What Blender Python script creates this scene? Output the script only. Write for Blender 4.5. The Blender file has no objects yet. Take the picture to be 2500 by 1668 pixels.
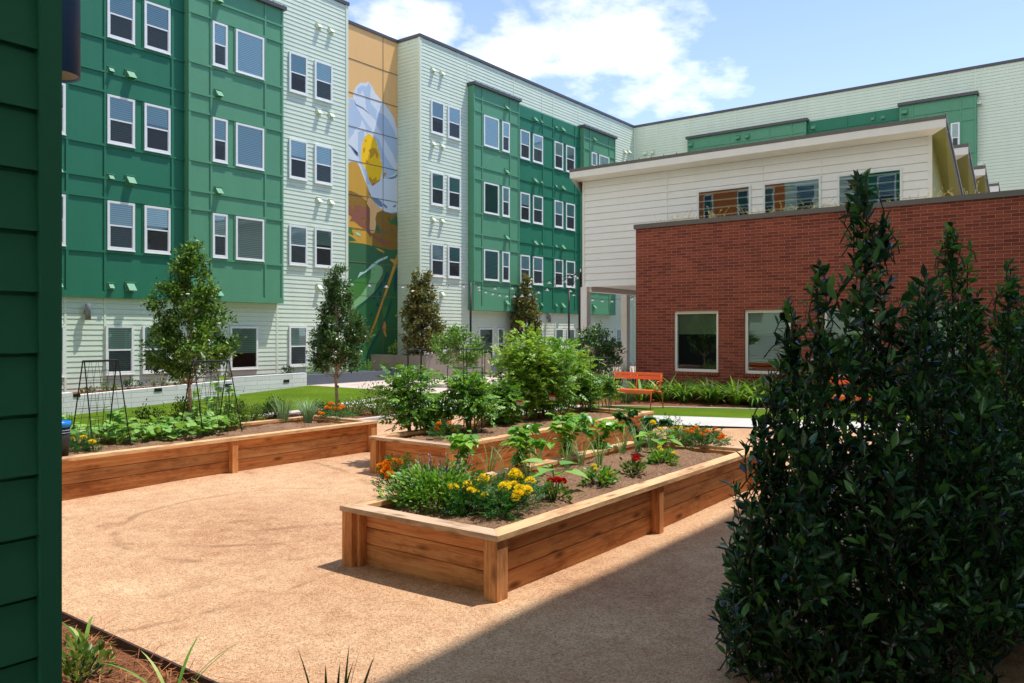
import bpy, math, random
import numpy as np
from mathutils import Vector
SC = bpy.context.scene
COL = SC.collection
R = math.radians
rng = np.random.default_rng(11)
random.seed(5)
# ---------------------------------------------------------------- frame: X runs along the long facade, Y towards it, Z up
FL, CX, HY, CZ = 1950.0, 1250.0, 812.0, 1.8
YAW = R(37.0)
FX, FY = math.cos(YAW), math.sin(YAW)
def ray(px, py):
    a = (px - CX) / FL
    return FX + a * FY, FY - a * FX, (HY - py) / FL
def on_z(px, py, z=0.0):
    d = ray(px, py); t = (z - CZ) / d[2]
    return (d[0]*t, d[1]*t, z)
def on_x(px, py, X):
    d = ray(px, py); t = X / d[0]
    return (X, d[1]*t, CZ + d[2]*t)
def on_y(px, py, Y):
    d = ray(px, py); t = Y / d[1]
    return (d[0]*t, Y, CZ + d[2]*t)
def at_d(px, z, t):
    d = ray(px, 0); return (d[0]*t, d[1]*t, z)
# ---------------------------------------------------------------- objects
ORG = {}
def link(o):
    COL.objects.link(o); return o
def tag(o, label=None, cat=None, group=None, kind=None):
    if label: o['label'] = label
    if cat: o['category'] = cat
    if group: o['group'] = group
    if kind: o['kind'] = kind
    return o
def thing(name, label, cat, loc=(0,0,0), rz=0.0, group=None):
    o = bpy.data.objects.new(name, None); link(o)
    o.empty_display_size = 0.2
    o.location = loc; o.rotation_euler = (0,0,rz)
    ORG[o.name] = Vector(loc)
    return tag(o, label, cat, group)
def dup(root, loc, rz=0.0, label=None, sc=1.0):
    def cp(o, parent):
        c = o.copy(); COL.objects.link(c)
        if parent: c.parent = parent
        for ch in list(o.children): cp(ch, c)
        return c
    r = cp(root, None)
    r.location = loc; r.rotation_euler = (0,0,rz); r.scale = (sc,sc,sc)
    if label: r['label'] = label
    return r
class MB:
    def __init__(s): s.v = []; s.f = []; s.m = []
    def face(s, pts, m=0):
        n = len(s.v); s.v += [tuple(p) for p in pts]; s.f.append(tuple(range(n, n+len(pts)))); s.m.append(m)
    def box(s, x0,x1,y0,y1,z0,z1, m=0):
        n = len(s.v)
        s.v += [(x0,y0,z0),(x1,y0,z0),(x1,y1,z0),(x0,y1,z0),(x0,y0,z1),(x1,y0,z1),(x1,y1,z1),(x0,y1,z1)]
        for f in ((3,2,1,0),(4,5,6,7),(0,1,5,4),(1,2,6,5),(2,3,7,6),(3,0,4,7)):
            s.f.append(tuple(n+i for i in f)); s.m.append(m)
    def bar(s, a, b, w, h=None, m=0):           # square bar from a to b
        s.tube([a,b], [w*.7071]*2, 4, m)
    def tube(s, pts, rad, n=6, m=0, cap=True):
        pts = [Vector(p) for p in pts]; base = len(s.v); k = len(pts)
        if not hasattr(rad, '__len__'): rad = [rad]*k
        up = None
        for i,p in enumerate(pts):
            d = (pts[min(i+1,k-1)] - pts[max(i-1,0)])
            if d.length < 1e-9: d = Vector((0,0,1))
            d.normalize()
            if up is None:
                up = Vector((0,0,1)) if abs(d.z) < .9 else Vector((1,0,0))
            x = d.cross(up)
            if x.length < 1e-6: x = d.orthogonal()
            x.normalize(); y = x.cross(d); y.normalize(); up = y
            for j in range(n):
                a = 2*math.pi*(j+.5)/n
                s.v.append(tuple(p + (x*math.cos(a)+y*math.sin(a))*rad[i]))
        for i in range(k-1):
            for j in range(n):
                a0=base+i*n+j; a1=base+i*n+(j+1)%n
                s.f.append((a0,a1,a1+n,a0+n)); s.m.append(m)
        if cap:
            s.f.append(tuple(base+j for j in range(n))[::-1]); s.m.append(m)
            s.f.append(tuple(base+(k-1)*n+j for j in range(n))); s.m.append(m)
    def lathe(s, c, prof, n=16, m=0):
        base=len(s.v); k=len(prof)
        for r,z in prof:
            for j in range(n):
                a=2*math.pi*j/n; s.v.append((c[0]+r*math.cos(a), c[1]+r*math.sin(a), c[2]+z))
        for i in range(k-1):
            for j in range(n):
                a0=base+i*n+j;a1=base+i*n+(j+1)%n
                s.f.append((a0,a1,a1+n,a0+n)); s.m.append(m)
    def mesh(s, name, mats, org=(0,0,0), smooth=False):
        me = bpy.data.meshes.new(name)
        o = Vector(org)
        me.from_pydata([tuple(Vector(v)-o) for v in s.v], [], s.f)
        for mm in (mats if isinstance(mats,(list,tuple)) else [mats]): me.materials.append(mm)
        me.polygons.foreach_set('material_index', s.m)
        if smooth: me.polygons.foreach_set('use_smooth', [True]*len(s.f))
        me.update(); return me
    def build(s, name, mats, parent=None, smooth=False, bevel=0):
        root = parent
        while root is not None and root.parent is not None: root = root.parent
        org = ORG.get(root.name, Vector((0,0,0))) if root is not None else Vector((0,0,0))
        o = bpy.data.objects.new(name, s.mesh(name, mats, org, smooth)); link(o)
        if parent: o.parent = parent
        if bevel:
            b = o.modifiers.new('bevel','BEVEL'); b.width = bevel; b.segments = 1; b.limit_method='ANGLE'
        return o
def mesh_obj(name, me, parent=None, loc=(0,0,0), rz=0.0):
    o = bpy.data.objects.new(name, me); link(o); o.location = loc; o.rotation_euler=(0,0,rz)
    if parent: o.parent = parent
    return o
def sheet(name, pts, mat, z=0.0, kind='structure', sub=None):
    mb = MB(); mb.face([(p[0],p[1],(p[2] if len(p)>2 else z)) for p in pts])
    o = mb.build(name, mat); return tag(o, kind=kind)
# ---------------------------------------------------------------- materials
def C(r,g,b):
    f = lambda v: ((v/255)/12.92 if v/255 <= .04045 else ((v/255+.055)/1.055)**2.4)
    return (f(r), f(g), f(b), 1.0)
class NT:
    def __init__(s, name):
        s.mat = bpy.data.materials.new(name); s.mat.use_nodes = True
        s.t = s.mat.node_tree; s.n = s.t.nodes; s.l = s.t.links
        s.b = s.n['Principled BSDF']; s.out = s.n['Material Output']
    def a(s, typ, **kw):
        n = s.n.new(typ)
        for k,v in kw.items(): setattr(n, k, v)
        return n
    def c(s, a, b): s.l.new(a, b)
    def pos(s, obj=False):
        if obj: return s.a('ShaderNodeTexCoord').outputs['Object']
        return s.a('ShaderNodeNewGeometry').outputs['Position']
    def noise(s, vec, scale, detail=4, rough=.55, dist=0):
        n = s.a('ShaderNodeTexNoise'); n.inputs['Scale'].default_value=scale; n.inputs['Detail'].default_value=detail
        n.inputs['Roughness'].default_value=rough; n.inputs['Distortion'].default_value=dist
        if vec is not None: s.c(vec, n.inputs['Vector'])
        return n.outputs['Fac']
    def scale(s, vec, sc):
        m = s.a('ShaderNodeMapping'); m.inputs['Scale'].default_value = sc
        s.c(vec, m.inputs['Vector']); return m.outputs['Vector']
    def ramp(s, fac, stops):
        r = s.a('ShaderNodeValToRGB'); e = r.color_ramp.elements
        while len(e) < len(stops): e.new(.5)
        for i,(p,col) in enumerate(stops):
            e[i].position = p; e[i].color = col if len(col)==4 else (*col,1)
        s.c(fac, r.inputs['Fac']); return r.outputs['Color']
    def math(s, op, a, b=None, clamp=False):
        m = s.a('ShaderNodeMath', operation=op); m.use_clamp = clamp
        for i,v in enumerate((a,b)):
            if v is None: continue
            if isinstance(v,(int,float)): m.inputs[i].default_value = v
            else: s.c(v, m.inputs[i])
        return m.outputs[0]
    def mix(s, fac, a, b, typ='MIX'):
        m = s.a('ShaderNodeMix', data_type='RGBA', blend_type=typ)
        for i,v in ((0,fac),(6,a),(7,b)):
            if isinstance(v,(int,float)): m.inputs[i].default_value = v
            elif isinstance(v,tuple): m.inputs[i].default_value = v
            else: s.c(v, m.inputs[i])
        return m.outputs[2]
    def bump(s, h, strength=.3, dist=.01):
        b = s.a('ShaderNodeBump'); b.inputs['Strength'].default_value=strength; b.inputs['Distance'].default_value=dist
        s.c(h, b.inputs['Height']); s.c(b.outputs['Normal'], s.b.inputs['Normal'])
    def set(s, **kw):
        for k,v in kw.items(): s.b.inputs[k.replace('_',' ')].default_value = v
def mulc(c, k): return (min(1,c[0]*k), min(1,c[1]*k), min(1,c[2]*k), 1)
def mat(name, col, rough=.6, var=.15, vs=3.0, bump=0.0, bs=60, spec=.4, metallic=0.0, obj=False):
    t = NT(name); p = t.pos(obj)
    if var:
        n = t.noise(p, vs, 5)
        t.c(t.ramp(n, [(.3, mulc(col,1-var)), (.7, mulc(col,1+var))]), t.b.inputs['Base Color'])
    else: t.b.inputs['Base Color'].default_value = col
    t.set(Roughness=rough, Metallic=metallic); t.b.inputs['Specular IOR Level'].default_value = spec
    if bump: t.bump(t.noise(p, bs, 4), bump, .01)
    return t.mat
def streaky(name, col, rough=.55, var=.08, bump=.05, spec=.35):
    """painted cladding with faint vertical weather streaks and brush unevenness"""
    t = NT(name); p = t.pos()
    n1 = t.noise(t.scale(p,(1.4,1.4,.25)), 1.6, 5); n2 = t.noise(p, 9, 4)
    f = t.math('ADD', t.math('MULTIPLY', n1, .65), t.math('MULTIPLY', n2, .35))
    t.c(t.ramp(f, [(.32, mulc(col,1-var)), (.68, mulc(col,1+var))]), t.b.inputs['Base Color'])
    t.set(Roughness=rough); t.b.inputs['Specular IOR Level'].default_value = spec
    if bump: t.bump(t.noise(t.scale(p,(1,1,6)), 14, 5), bump, .01)
    return t.mat
def leafmat(name, cols, rough=.42, trans=.35, spec=.45):
    t = NT(name)
    g = t.a('ShaderNodeNewGeometry')
    col = t.ramp(g.outputs['Random Per Island'], [(i/(len(cols)-1), c) for i,c in enumerate(cols)])
    t.c(col, t.b.inputs['Base Color']); t.set(Roughness=rough); t.b.inputs['Specular IOR Level'].default_value = spec
    tr = t.a('ShaderNodeBsdfTranslucent')
    t.c(t.mix(1.0, col, (1.0,1.0,.45,1), 'MULTIPLY'), tr.inputs['Color'])
    mx = t.a('ShaderNodeMixShader'); mx.inputs[0].default_value = trans
    t.c(t.b.outputs[0], mx.inputs[1]); t.c(tr.outputs[0], mx.inputs[2]); t.c(mx.outputs[0], t.out.inputs['Surface'])
    return t.mat
def wood(name, axis, base=C(200,138,90), dark=C(128,76,44), light=C(224,176,128), rough=.7):
    t = NT(name); p = t.pos()
    isl = t.a('ShaderNodeNewGeometry').outputs['Random Per Island']
    off = t.a('ShaderNodeCombineXYZ')
    for i in range(3): t.c(t.math('MULTIPLY', isl, 17.3+7*i), off.inputs[i])
    va = t.a('ShaderNodeVectorMath', operation='ADD'); t.c(p, va.inputs[0]); t.c(off.outputs[0], va.inputs[1]); v = va.outputs[0]
    s = {'x':(.35,6,6),'y':(6,.35,6),'z':(6,6,.35)}[axis]
    s2 = {'x':(1.6,5,5),'y':(5,1.6,5),'z':(5,5,1.6)}[axis]
    g = t.noise(t.scale(v, s), 5, 7, .65, .6)
    fine = t.noise(t.scale(v, tuple(k*5 for k in s)), 8, 3)
    blot = t.noise(v, 1.7, 3)
    f = t.math('ADD', t.math('MULTIPLY', g, .6), t.math('ADD', t.math('MULTIPLY', fine, .2), t.math('MULTIPLY', blot, .2)))
    col = t.ramp(f, [(.3, dark), (.47, base), (.66, light)])
    vo = t.a('ShaderNodeTexVoronoi'); vo.inputs['Scale'].default_value = 1.25; t.c(t.scale(v, s2), vo.inputs['Vector'])
    knot = t.ramp(vo.outputs['Distance'], [(.07,(1,1,1)),(.21,(0,0,0))])
    col = t.mix(t.math('MULTIPLY', knot, .8), col, mulc(dark,.45))
    st = t.noise(t.scale(v, tuple(k*.5 for k in s2)), 2.2, 5, .7)
    col = t.mix(1.0, col, t.ramp(st, [(.36,(.62,.56,.52)),(.5,(1,1,1)),(.7,(1.1,1.08,1.05))]), 'MULTIPLY')
    tint = t.ramp(isl, [(0,(.78,.74,.70)),(.5,(1,1,1)),(1,(1.0,.88,.76))])
    col = t.mix(1.0, col, tint, 'MULTIPLY')
    t.c(col, t.b.inputs['Base Color']); t.set(Roughness=rough); t.b.inputs['Specular IOR Level'].default_value=.25
    t.bump(t.math('ADD', g, fine), .25, .004)
    return t.mat
M = {}
M['siding'] = streaky('pale_mint_paint', C(210,222,202), var=.05)
M['trimpale'] = streaky('pale_mint_trim', C(216,226,203), var=.02)
M['green'] = streaky('mid_green_paint', C(88,148,114), var=.06)
M['greend'] = streaky('deep_green_paint', C(38,116,87), var=.07)
M['greennear'] = streaky('dark_green_paint', C(68,138,102), var=.06)
M['orange_panel'] = streaky('burnt_orange_paint', C(206,112,50), var=.05)
M['white_paint'] = mat('white_vinyl', C(232,234,232), .4, .02)
M['cream'] = streaky('cream_board_paint', C(243,241,237), var=.025)
M['cream2'] = mat('cream_trim_paint', C(240,236,228), .5, .03)
M['olive'] = streaky('olive_boards', C(150,150,92), var=.05)  # even olive tone for the side walls and verge soffits
M['roofdark'] = mat('dark_metal_flashing', C(74,72,74), .45, .08, spec=.5)
M['roofmetal'] = mat('brown_grey_metal', C(104,98,94), .45, .06, spec=.5)
M['black'] = mat('black_steel', C(26,27,29), .45, .1)
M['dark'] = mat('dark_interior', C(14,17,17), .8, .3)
M['shade'] = mat('roller_shade_cloth', C(176,184,160), .9, .04)
M['concrete'] = mat('pale_concrete', C(190,187,181), .85, .06, 1.5, .12, 80)
M['whitebrick'] = None
M['greyplanter'] = mat('slate_grey_panel', C(92,100,110), .6, .07, 2, .05)
M['taupe'] = mat('taupe_concrete', C(138,128,120), .8, .07, 2, .1)
M['lampgrey'] = mat('silver_grey_metal', C(140,144,152), .35, .04, spec=.6, metallic=.3)
M['lampblue'] = mat('charcoal_lamp_metal', C(92,122,176), .4, .04, spec=.5)
M['tan'] = mat('tan_reflector', C(214,178,138), .6, .05)
M['benchorange'] = mat('orange_powder_coat', C(240,112,52), .38, .03, spec=.5)
M['bark'] = mat('grey_brown_bark', C(172,148,122), .9, .3, 25, .6, 60)
M['barkred'] = mat('brown_bark', C(98,72,56), .9, .3, 25, .5, 60)
M['stem'] = mat('green_stem', C(104,128,62), .7, .2, 20)
M['stemdark'] = mat('dark_stem', C(58,52,36), .8, .2, 20)
M['cagegreen'] = mat('green_coated_wire', C(34,86,60), .4, .1)
M['cagedark'] = mat('dark_coated_wire', C(34,44,40), .45, .1)
M['red_tag'] = mat('red_label_plastic', C(196,44,36), .5, .05)
M['white_tag'] = mat('white_label_plastic', C(226,220,206), .5, .05)
M['blue'] = mat('blue_plastic', C(24,128,214), .35, .05)
M['bucket'] = mat('charcoal_plastic', C(46,44,44), .5, .1)
M['tie'] = mat('green_tape', C(28,110,84), .5, .1)
M['soil'] = None
# leaves
M['l_tomato'] = leafmat('tomato_leaf', [C(56,106,38), C(96,150,54), C(124,174,68), C(164,198,96)])
M['l_tomdark'] = leafmat('dark_tomato_leaf', [C(58,106,42), C(92,146,56), C(124,172,70), C(160,194,96)])
M['l_tomlime'] = leafmat('lime_tomato_leaf', [C(84,134,44), C(132,176,66), C(168,198,84), C(188,208,110)])
M['l_pepper'] = leafmat('pepper_leaf', [C(76,134,42), C(118,174,56), C(150,200,74), C(92,150,52)], .35)
M['l_peppdark'] = leafmat('dark_pepper_leaf', [C(36,84,36), C(62,116,48), C(90,146,56)], .35)
M['l_cuke'] = leafmat('cucumber_leaf', [C(86,140,52), C(130,178,76), C(156,198,100), C(104,156,66)], .5)
M['l_basil'] = leafmat('basil_leaf', [C(52,104,36), C(96,150,48), C(150,192,76), C(80,132,46)])
M['l_marig'] = leafmat('marigold_leaf', [C(40,94,44), C(64,122,56), C(90,148,72)])
M['l_blue'] = leafmat('blue_green_blade', [C(104,140,104), C(140,172,136), C(170,196,160)], .5, .25)
M['l_onion'] = leafmat('onion_blade', [C(104,146,92), C(132,172,112), C(160,190,130)], .5, .2)
M['l_bush'] = leafmat('bush_leaf', [C(62,98,36), C(106,136,54), C(146,166,80)])
M['l_dbush'] = leafmat('dark_bush_leaf', [C(28,58,24), C(48,84,34), C(74,110,46)])
M['l_tree1'] = leafmat('young_oak_leaf', [C(44,80,30), C(72,112,42), C(106,146,60), C(158,184,98)], .35)
M['l_tree2'] = leafmat('holly_leaf', [C(40,72,34), C(60,98,46), C(88,124,66), C(122,152,92)], .3, .2, .6)
M['l_magn'] = leafmat('bronze_magnolia_leaf', [C(72,96,42), C(104,116,58), C(148,122,74), C(86,112,52), C(164,146,98)], .35, .2)
M['l_citrus'] = leafmat('citrus_leaf', [C(66,108,38), C(104,146,54), C(140,176,78)], .35)
M['l_near'] = leafmat('laurel_leaf', [C(20,46,30), C(36,72,42), C(54,100,56), C(112,162,76)], .22, .28, .8)
M['l_near2'] = leafmat('bright_laurel_leaf', [C(30,66,32), C(46,94,42), C(72,128,52), C(124,178,76)], .28, .32, .6)
M['l_fern'] = leafmat('foxtail_fern_leaf', [C(72,124,36), C(106,158,50), C(140,184,72)])
M['l_lir'] = leafmat('strap_leaf', [C(54,100,32), C(92,140,46), C(140,172,72), C(190,204,118)], .4)
M['l_grass'] = leafmat('tall_grass_blade', [C(60,92,50), C(92,120,70), C(120,142,88)], .5)
M['l_straw'] = leafmat('dry_grass_seed', [C(196,180,130), C(220,206,164), C(170,160,110)], .6)
M['f_orange'] = leafmat('orange_petal', [C(250,150,22), C(255,176,40), C(246,128,14)], .6, .35, .2)
M['f_yellow'] = leafmat('yellow_petal', [C(255,228,40), C(255,240,84), C(250,214,30)], .6, .45, .2)
M['f_red'] = leafmat('red_petal', [C(200,24,24), C(222,40,40), C(170,16,24)], .6, .2, .2)
M['f_lilac'] = leafmat('lilac_petal', [C(206,180,212), C(180,146,190), C(228,208,230)], .6, .3, .2)
M['needle'] = leafmat('pine_straw_needle', [C(150,92,56), C(182,118,74), C(120,70,42), C(204,150,104)], .8, .1, .2)
def m_soil(name, a, b, sc=28):
    t = NT(name); p = t.pos()
    n = t.noise(p, sc, 8, .7); n2 = t.noise(p, sc*.12, 4)
    v = t.a('ShaderNodeTexVoronoi'); v.inputs['Scale'].default_value = sc*2.6; t.c(p, v.inputs['Vector'])
    f = t.math('ADD', t.math('MULTIPLY', n, .6), t.math('ADD', t.math('MULTIPLY', n2, .25), t.math('MULTIPLY', v.outputs['Distance'], .22)))
    t.c(t.ramp(f, [(.36,a),(.62,b)]), t.b.inputs['Base Color']); t.set(Roughness=.95); t.b.inputs['Specular IOR Level'].default_value=.15
    t.bump(f, .9, .03); return t.mat
M['soil'] = m_soil('bed_soil', C(72,50,38), C(152,118,92))
M['straw_roof'] = m_soil('pale_roof_substrate', C(150,132,100), C(222,206,168), 20)  # unseen roof surface, made pale to bounce light onto the cream wall
M['mulch'] = m_soil('bark_mulch', C(72,42,28), C(140,92,64), 34)
M['earth'] = m_soil('brown_earth', C(80,62,46), C(120,96,74), 10)
M['lawn'] = None
def m_turf():
    t = NT('artificial_turf'); p = t.pos()
    n = t.noise(t.scale(p,(6,1.2,1)), 9, 6, .7); n2 = t.noise(p, 120, 3, .7); n3 = t.noise(p, .7, 3)
    f = t.math('ADD', t.math('MULTIPLY', n, .35), t.math('ADD', t.math('MULTIPLY', n2, .45), t.math('MULTIPLY', n3, .2)))
    t.c(t.ramp(f, [(.34,C(54,78,14)),(.5,C(86,112,26)),(.66,C(122,144,46))]), t.b.inputs['Base Color'])
    t.set(Roughness=.95); t.b.inputs['Specular IOR Level'].default_value=.04
    t.bump(n2, .8, .02); return t.mat
M['lawn'] = m_turf()
def m_granite():
    t = NT('crushed_granite'); p = t.pos()
    sep = t.a('ShaderNodeSeparateXYZ'); t.c(p, sep.inputs[0])
    big = t.noise(p, .55, 5, .6); mid = t.noise(p, 6, 6, .7); fine = t.noise(p, 70, 4, .8)
    vo = t.a('ShaderNodeTexVoronoi'); vo.inputs['Scale'].default_value = 130; t.c(p, vo.inputs['Vector'])
    cell = t.a('ShaderNodeSeparateColor'); t.c(vo.outputs['Color'], cell.inputs[0])
    f = t.math('ADD', t.math('MULTIPLY', mid, .42), t.math('ADD', t.math('MULTIPLY', big, .5), t.math('MULTIPLY', cell.outputs[0], .16)))
    col = t.ramp(f, [(.34,C(164,118,86)),(.47,C(201,157,122)),(.6,C(217,177,140)),(.76,C(236,204,166))])
    speck = t.ramp(cell.outputs[1], [(.0,(.56,.48,.44)),(.12,(.78,.73,.7)),(.2,(1,1,1)),(.9,(1,1,1)),(1,(1.18,1.16,1.14))])
    col = t.mix(1.0, col, speck, 'MULTIPLY')
    gr = t.noise(p, 46, 3, .8)
    col = t.mix(1.0, col, t.ramp(gr, [(.36,(.77,.73,.70)),(.5,(1,1,1)),(.64,(1.15,1.13,1.11))]), 'MULTIPLY')
    h = t.math('ADD', t.math('MULTIPLY', fine, .6), t.math('MULTIPLY', vo.outputs['Distance'], .8))
    # raked and wheeled arcs: rings about a few points, broken up by noise
    brk = t.ramp(t.noise(p, 1.6, 4), [(.46,(0,0,0)),(.6,(1,1,1))])
    wob = t.math('MULTIPLY', t.noise(p, 3, 3), .12)
    trk = None
    for (cx,cy,r,w) in [(6.2,8.2,2.6,.03),(6.3,8.1,3.1,.02),(4.9,6.5,1.5,.025),(7.4,8.8,1.2,.03),(3.3,9.2,3.9,.03),(3.5,9.0,4.3,.02),(13.2,2.2,2.1,.03),(12.6,3.4,2.9,.02),(9.5,-3,4.6,.03),(9.5,-3,5.0,.03),(6,-2,3.3,.03)]:
        dx = t.math('SUBTRACT', sep.outputs[0], cx); dy = t.math('SUBTRACT', sep.outputs[1], cy)
        d = t.math('SQRT', t.math('ADD', t.math('MULTIPLY',dx,dx), t.math('MULTIPLY',dy,dy)))
        e = t.math('ABSOLUTE', t.math('SUBTRACT', t.math('ADD', d, wob), r+.06))
        k = t.math('SUBTRACT', 1.0, t.math('DIVIDE', e, w*2.6), True)
        trk = k if trk is None else t.math('MAXIMUM', trk, k)
    trk = t.math('MULTIPLY', trk, brk)
    col = t.mix(t.math('MULTIPLY', trk, .42), col, C(118,78,50))
    t.c(col, t.b.inputs['Base Color']); t.set(Roughness=.95); t.b.inputs['Specular IOR Level'].default_value=.15
    h = t.math('ADD', h, t.math('ADD', t.math('MULTIPLY', trk, -2.2), t.math('MULTIPLY', mid, 1.6)))
    t.bump(h, .8, .012); return t.mat
M['granite'] = m_granite()
def m_brick(name, c1, c2, mo, bw, rh, ms, axis='y'):
    t = NT(name); p = t.pos()
    sep = t.a('ShaderNodeSeparateXYZ'); t.c(p, sep.inputs[0])
    cb = t.a('ShaderNodeCombineXYZ')
    t.c(t.math('ADD', sep.outputs[0], sep.outputs[1]) if axis=='b' else sep.outputs[{'x':0,'y':1}[axis]], cb.inputs[0]); t.c(sep.outputs[2], cb.inputs[1])
    b = t.a('ShaderNodeTexBrick'); t.c(cb.outputs[0], b.inputs['Vector'])
    b.inputs['Scale'].default_value = 1; b.inputs['Brick Width'].default_value = bw; b.inputs['Row Height'].default_value = rh
    b.inputs['Mortar Size'].default_value = ms; b.inputs['Mortar Smooth'].default_value = .15; b.inputs['Bias'].default_value = -.1
    b.inputs['Color1'].default_value = c1; b.inputs['Color2'].default_value = c2; b.inputs['Mortar'].default_value = mo
    n = t.noise(p, 30, 6, .7); n2 = t.noise(p, 1.2, 4)
    col = t.mix(.5, b.outputs['Color'], t.ramp(n, [(.3,(.7,.68,.66)),(.7,(1.25,1.2,1.18))]), 'MULTIPLY')
    col = t.mix(.5, col, t.ramp(n2, [(.3,(.82,.82,.82)),(.7,(1.15,1.15,1.15))]), 'MULTIPLY')
    t.c(col, t.b.inputs['Base Color']); t.set(Roughness=.85); t.b.inputs['Specular IOR Level'].default_value=.2
    inv = t.math('SUBTRACT', 1.0, b.outputs['Fac'])
    t.bump(t.math('ADD', inv, t.math('MULTIPLY', n, .3)), .6, .006); return t.mat
M['brick'] = m_brick('red_brick', C(150,77,61), C(114,55,45), C(170,134,116), .305, .081, .005, 'b')
M['bricksill'] = m_brick('red_brick_rowlock', C(150,76,58), C(124,58,44), C(176,134,110), .081, .2, .005, 'b')
M['whitebrick'] = m_brick('whitewashed_block', C(236,236,236), C(222,222,222), C(168,168,168), .9, .135, .005, 'x')
M['paver'] = m_brick('plank_pavers', C(206,188,176), C(186,168,158), C(160,144,134), .9, .22, .005, 'x')
def m_paver():
    t = NT('plank_pavers'); p = t.pos()
    b = t.a('ShaderNodeTexBrick'); t.c(p, b.inputs['Vector'])
    b.inputs['Scale'].default_value=1; b.inputs['Brick Width'].default_value=.9; b.inputs['Row Height'].default_value=.15; b.inputs['Mortar Size'].default_value=.004
    b.inputs['Color1'].default_value=C(212,194,182); b.inputs['Color2'].default_value=C(184,166,156); b.inputs['Mortar'].default_value=C(140,124,114)
    n = t.noise(p, 3, 5)
    t.c(t.mix(.5, b.outputs['Color'], t.ramp(n,[(.3,(.85,.85,.85)),(.7,(1.1,1.1,1.1))]), 'MULTIPLY'), t.b.inputs['Base Color'])
    t.set(Roughness=.85); return t.mat
M['paver'] = m_paver()
def m_glass(name, refl, tint=(.8,.9,.88,1)):
    t = NT(name); t.n.remove(t.b)
    tr = t.a('ShaderNodeBsdfTransparent'); tr.inputs['Color'].default_value = tint
    gl = t.a('ShaderNodeBsdfGlossy'); gl.inputs['Roughness'].default_value = .015; gl.inputs['Color'].default_value = (.82,.98,1,1)
    lw = t.a('ShaderNodeLayerWeight'); lw.inputs['Blend'].default_value = .35
    mx = t.a('ShaderNodeMixShader')
    t.c(t.math('ADD', t.math('MULTIPLY', lw.outputs['Fresnel'], 1.0), refl, True), mx.inputs[0])
    nb = t.a('ShaderNodeBump'); nb.inputs['Strength'].default_value=.06; nb.inputs['Distance'].default_value=.02
    t.c(t.noise(t.pos(), 1.1, 2), nb.inputs['Height']); t.c(nb.outputs[0], gl.inputs['Normal'])
    t.c(tr.outputs[0], mx.inputs[1]); t.c(gl.outputs[0], mx.inputs[2]); t.c(mx.outputs[0], t.out.inputs['Surface'])
    return t.mat
M['glass'] = m_glass('window_glass', .09, (.92,.97,.96,1))
M['glassdark'] = m_glass('tinted_window_glass', .14, (.6,.7,.64,1))
def m_screen():
    t = NT('insect_mesh'); t.set(Roughness=.8); t.b.inputs['Base Color'].default_value = C(30,36,40)
    tr = t.a('ShaderNodeBsdfTransparent'); mx = t.a('ShaderNodeMixShader'); mx.inputs[0].default_value=.62
    t.c(tr.outputs[0], mx.inputs[1]); t.c(t.b.outputs[0], mx.inputs[2]); t.c(mx.outputs[0], t.out.inputs['Surface']); return t.mat
M['screen'] = m_screen()
def m_blind(name, a, b):
    t = NT(name); p = t.pos(); sep = t.a('ShaderNodeSeparateXYZ'); t.c(p, sep.inputs[0])
    w = t.math('FRACT', t.math('MULTIPLY', sep.outputs[2], 17.0))
    t.c(t.ramp(w, [(0,a),(.3,b),(.8,b),(1,a)]), t.b.inputs['Base Color']); t.set(Roughness=.6); return t.mat
M['blind1'] = m_blind('white_blind_slats', C(112,146,146), C(222,238,236))
M['blind2'] = m_blind('grey_blind_slats', C(66,98,94), C(160,190,182))
M['blind3'] = m_blind('open_blind_slats', C(16,30,27), C(92,112,102))
M['wood_x'] = wood('cedar_along_x','x'); M['wood_y'] = wood('cedar_along_y','y'); M['wood_z'] = wood('cedar_upright','z')
M['cap_x'] = wood('cedar_cap_x','x', C(216,172,126), C(176,124,82), C(232,198,156)); M['cap_y'] = wood('cedar_cap_y','y', C(196,164,136), C(158,122,96), C(212,184,156))
# ---------------------------------------------------------------- building kit (local: x along the wall, -y outward)
def siding(mb, x0, x1, z0, z1, exp=.147, lip=.013, y=0.0, m=0, gap=.010):
    """lap boards: every course leans out, ends in a drip edge and leaves a narrow shadow gap above the course below"""
    n = max(1, round((z1-z0)/exp)); e = (z1-z0)/n
    for i in range(n):
        a = z0+i*e; b = a+e; c = b-gap
        mb.face([(x0,y-lip,a),(x1,y-lip,a),(x1,y-.001,c),(x0,y-.001,c)], m)
        mb.face([(x0,y-.001,c),(x1,y-.001,c),(x1,y+.012,c),(x0,y+.012,c)], m)
        mb.face([(x0,y+.012,c),(x1,y+.012,c),(x1,y+.012,b),(x0,y+.012,b)], m)
        mb.face([(x0,y+.012,a),(x1,y+.012,a),(x1,y-lip,a),(x0,y-lip,a)], m)
def xf(mb, ox, oy, rz):
    c,s = math.cos(rz), math.sin(rz)
    mb.v = [(ox+c*x-s*y, oy+s*x+c*y, z) for (x,y,z) in mb.v]; return mb
_win = {}
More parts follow.
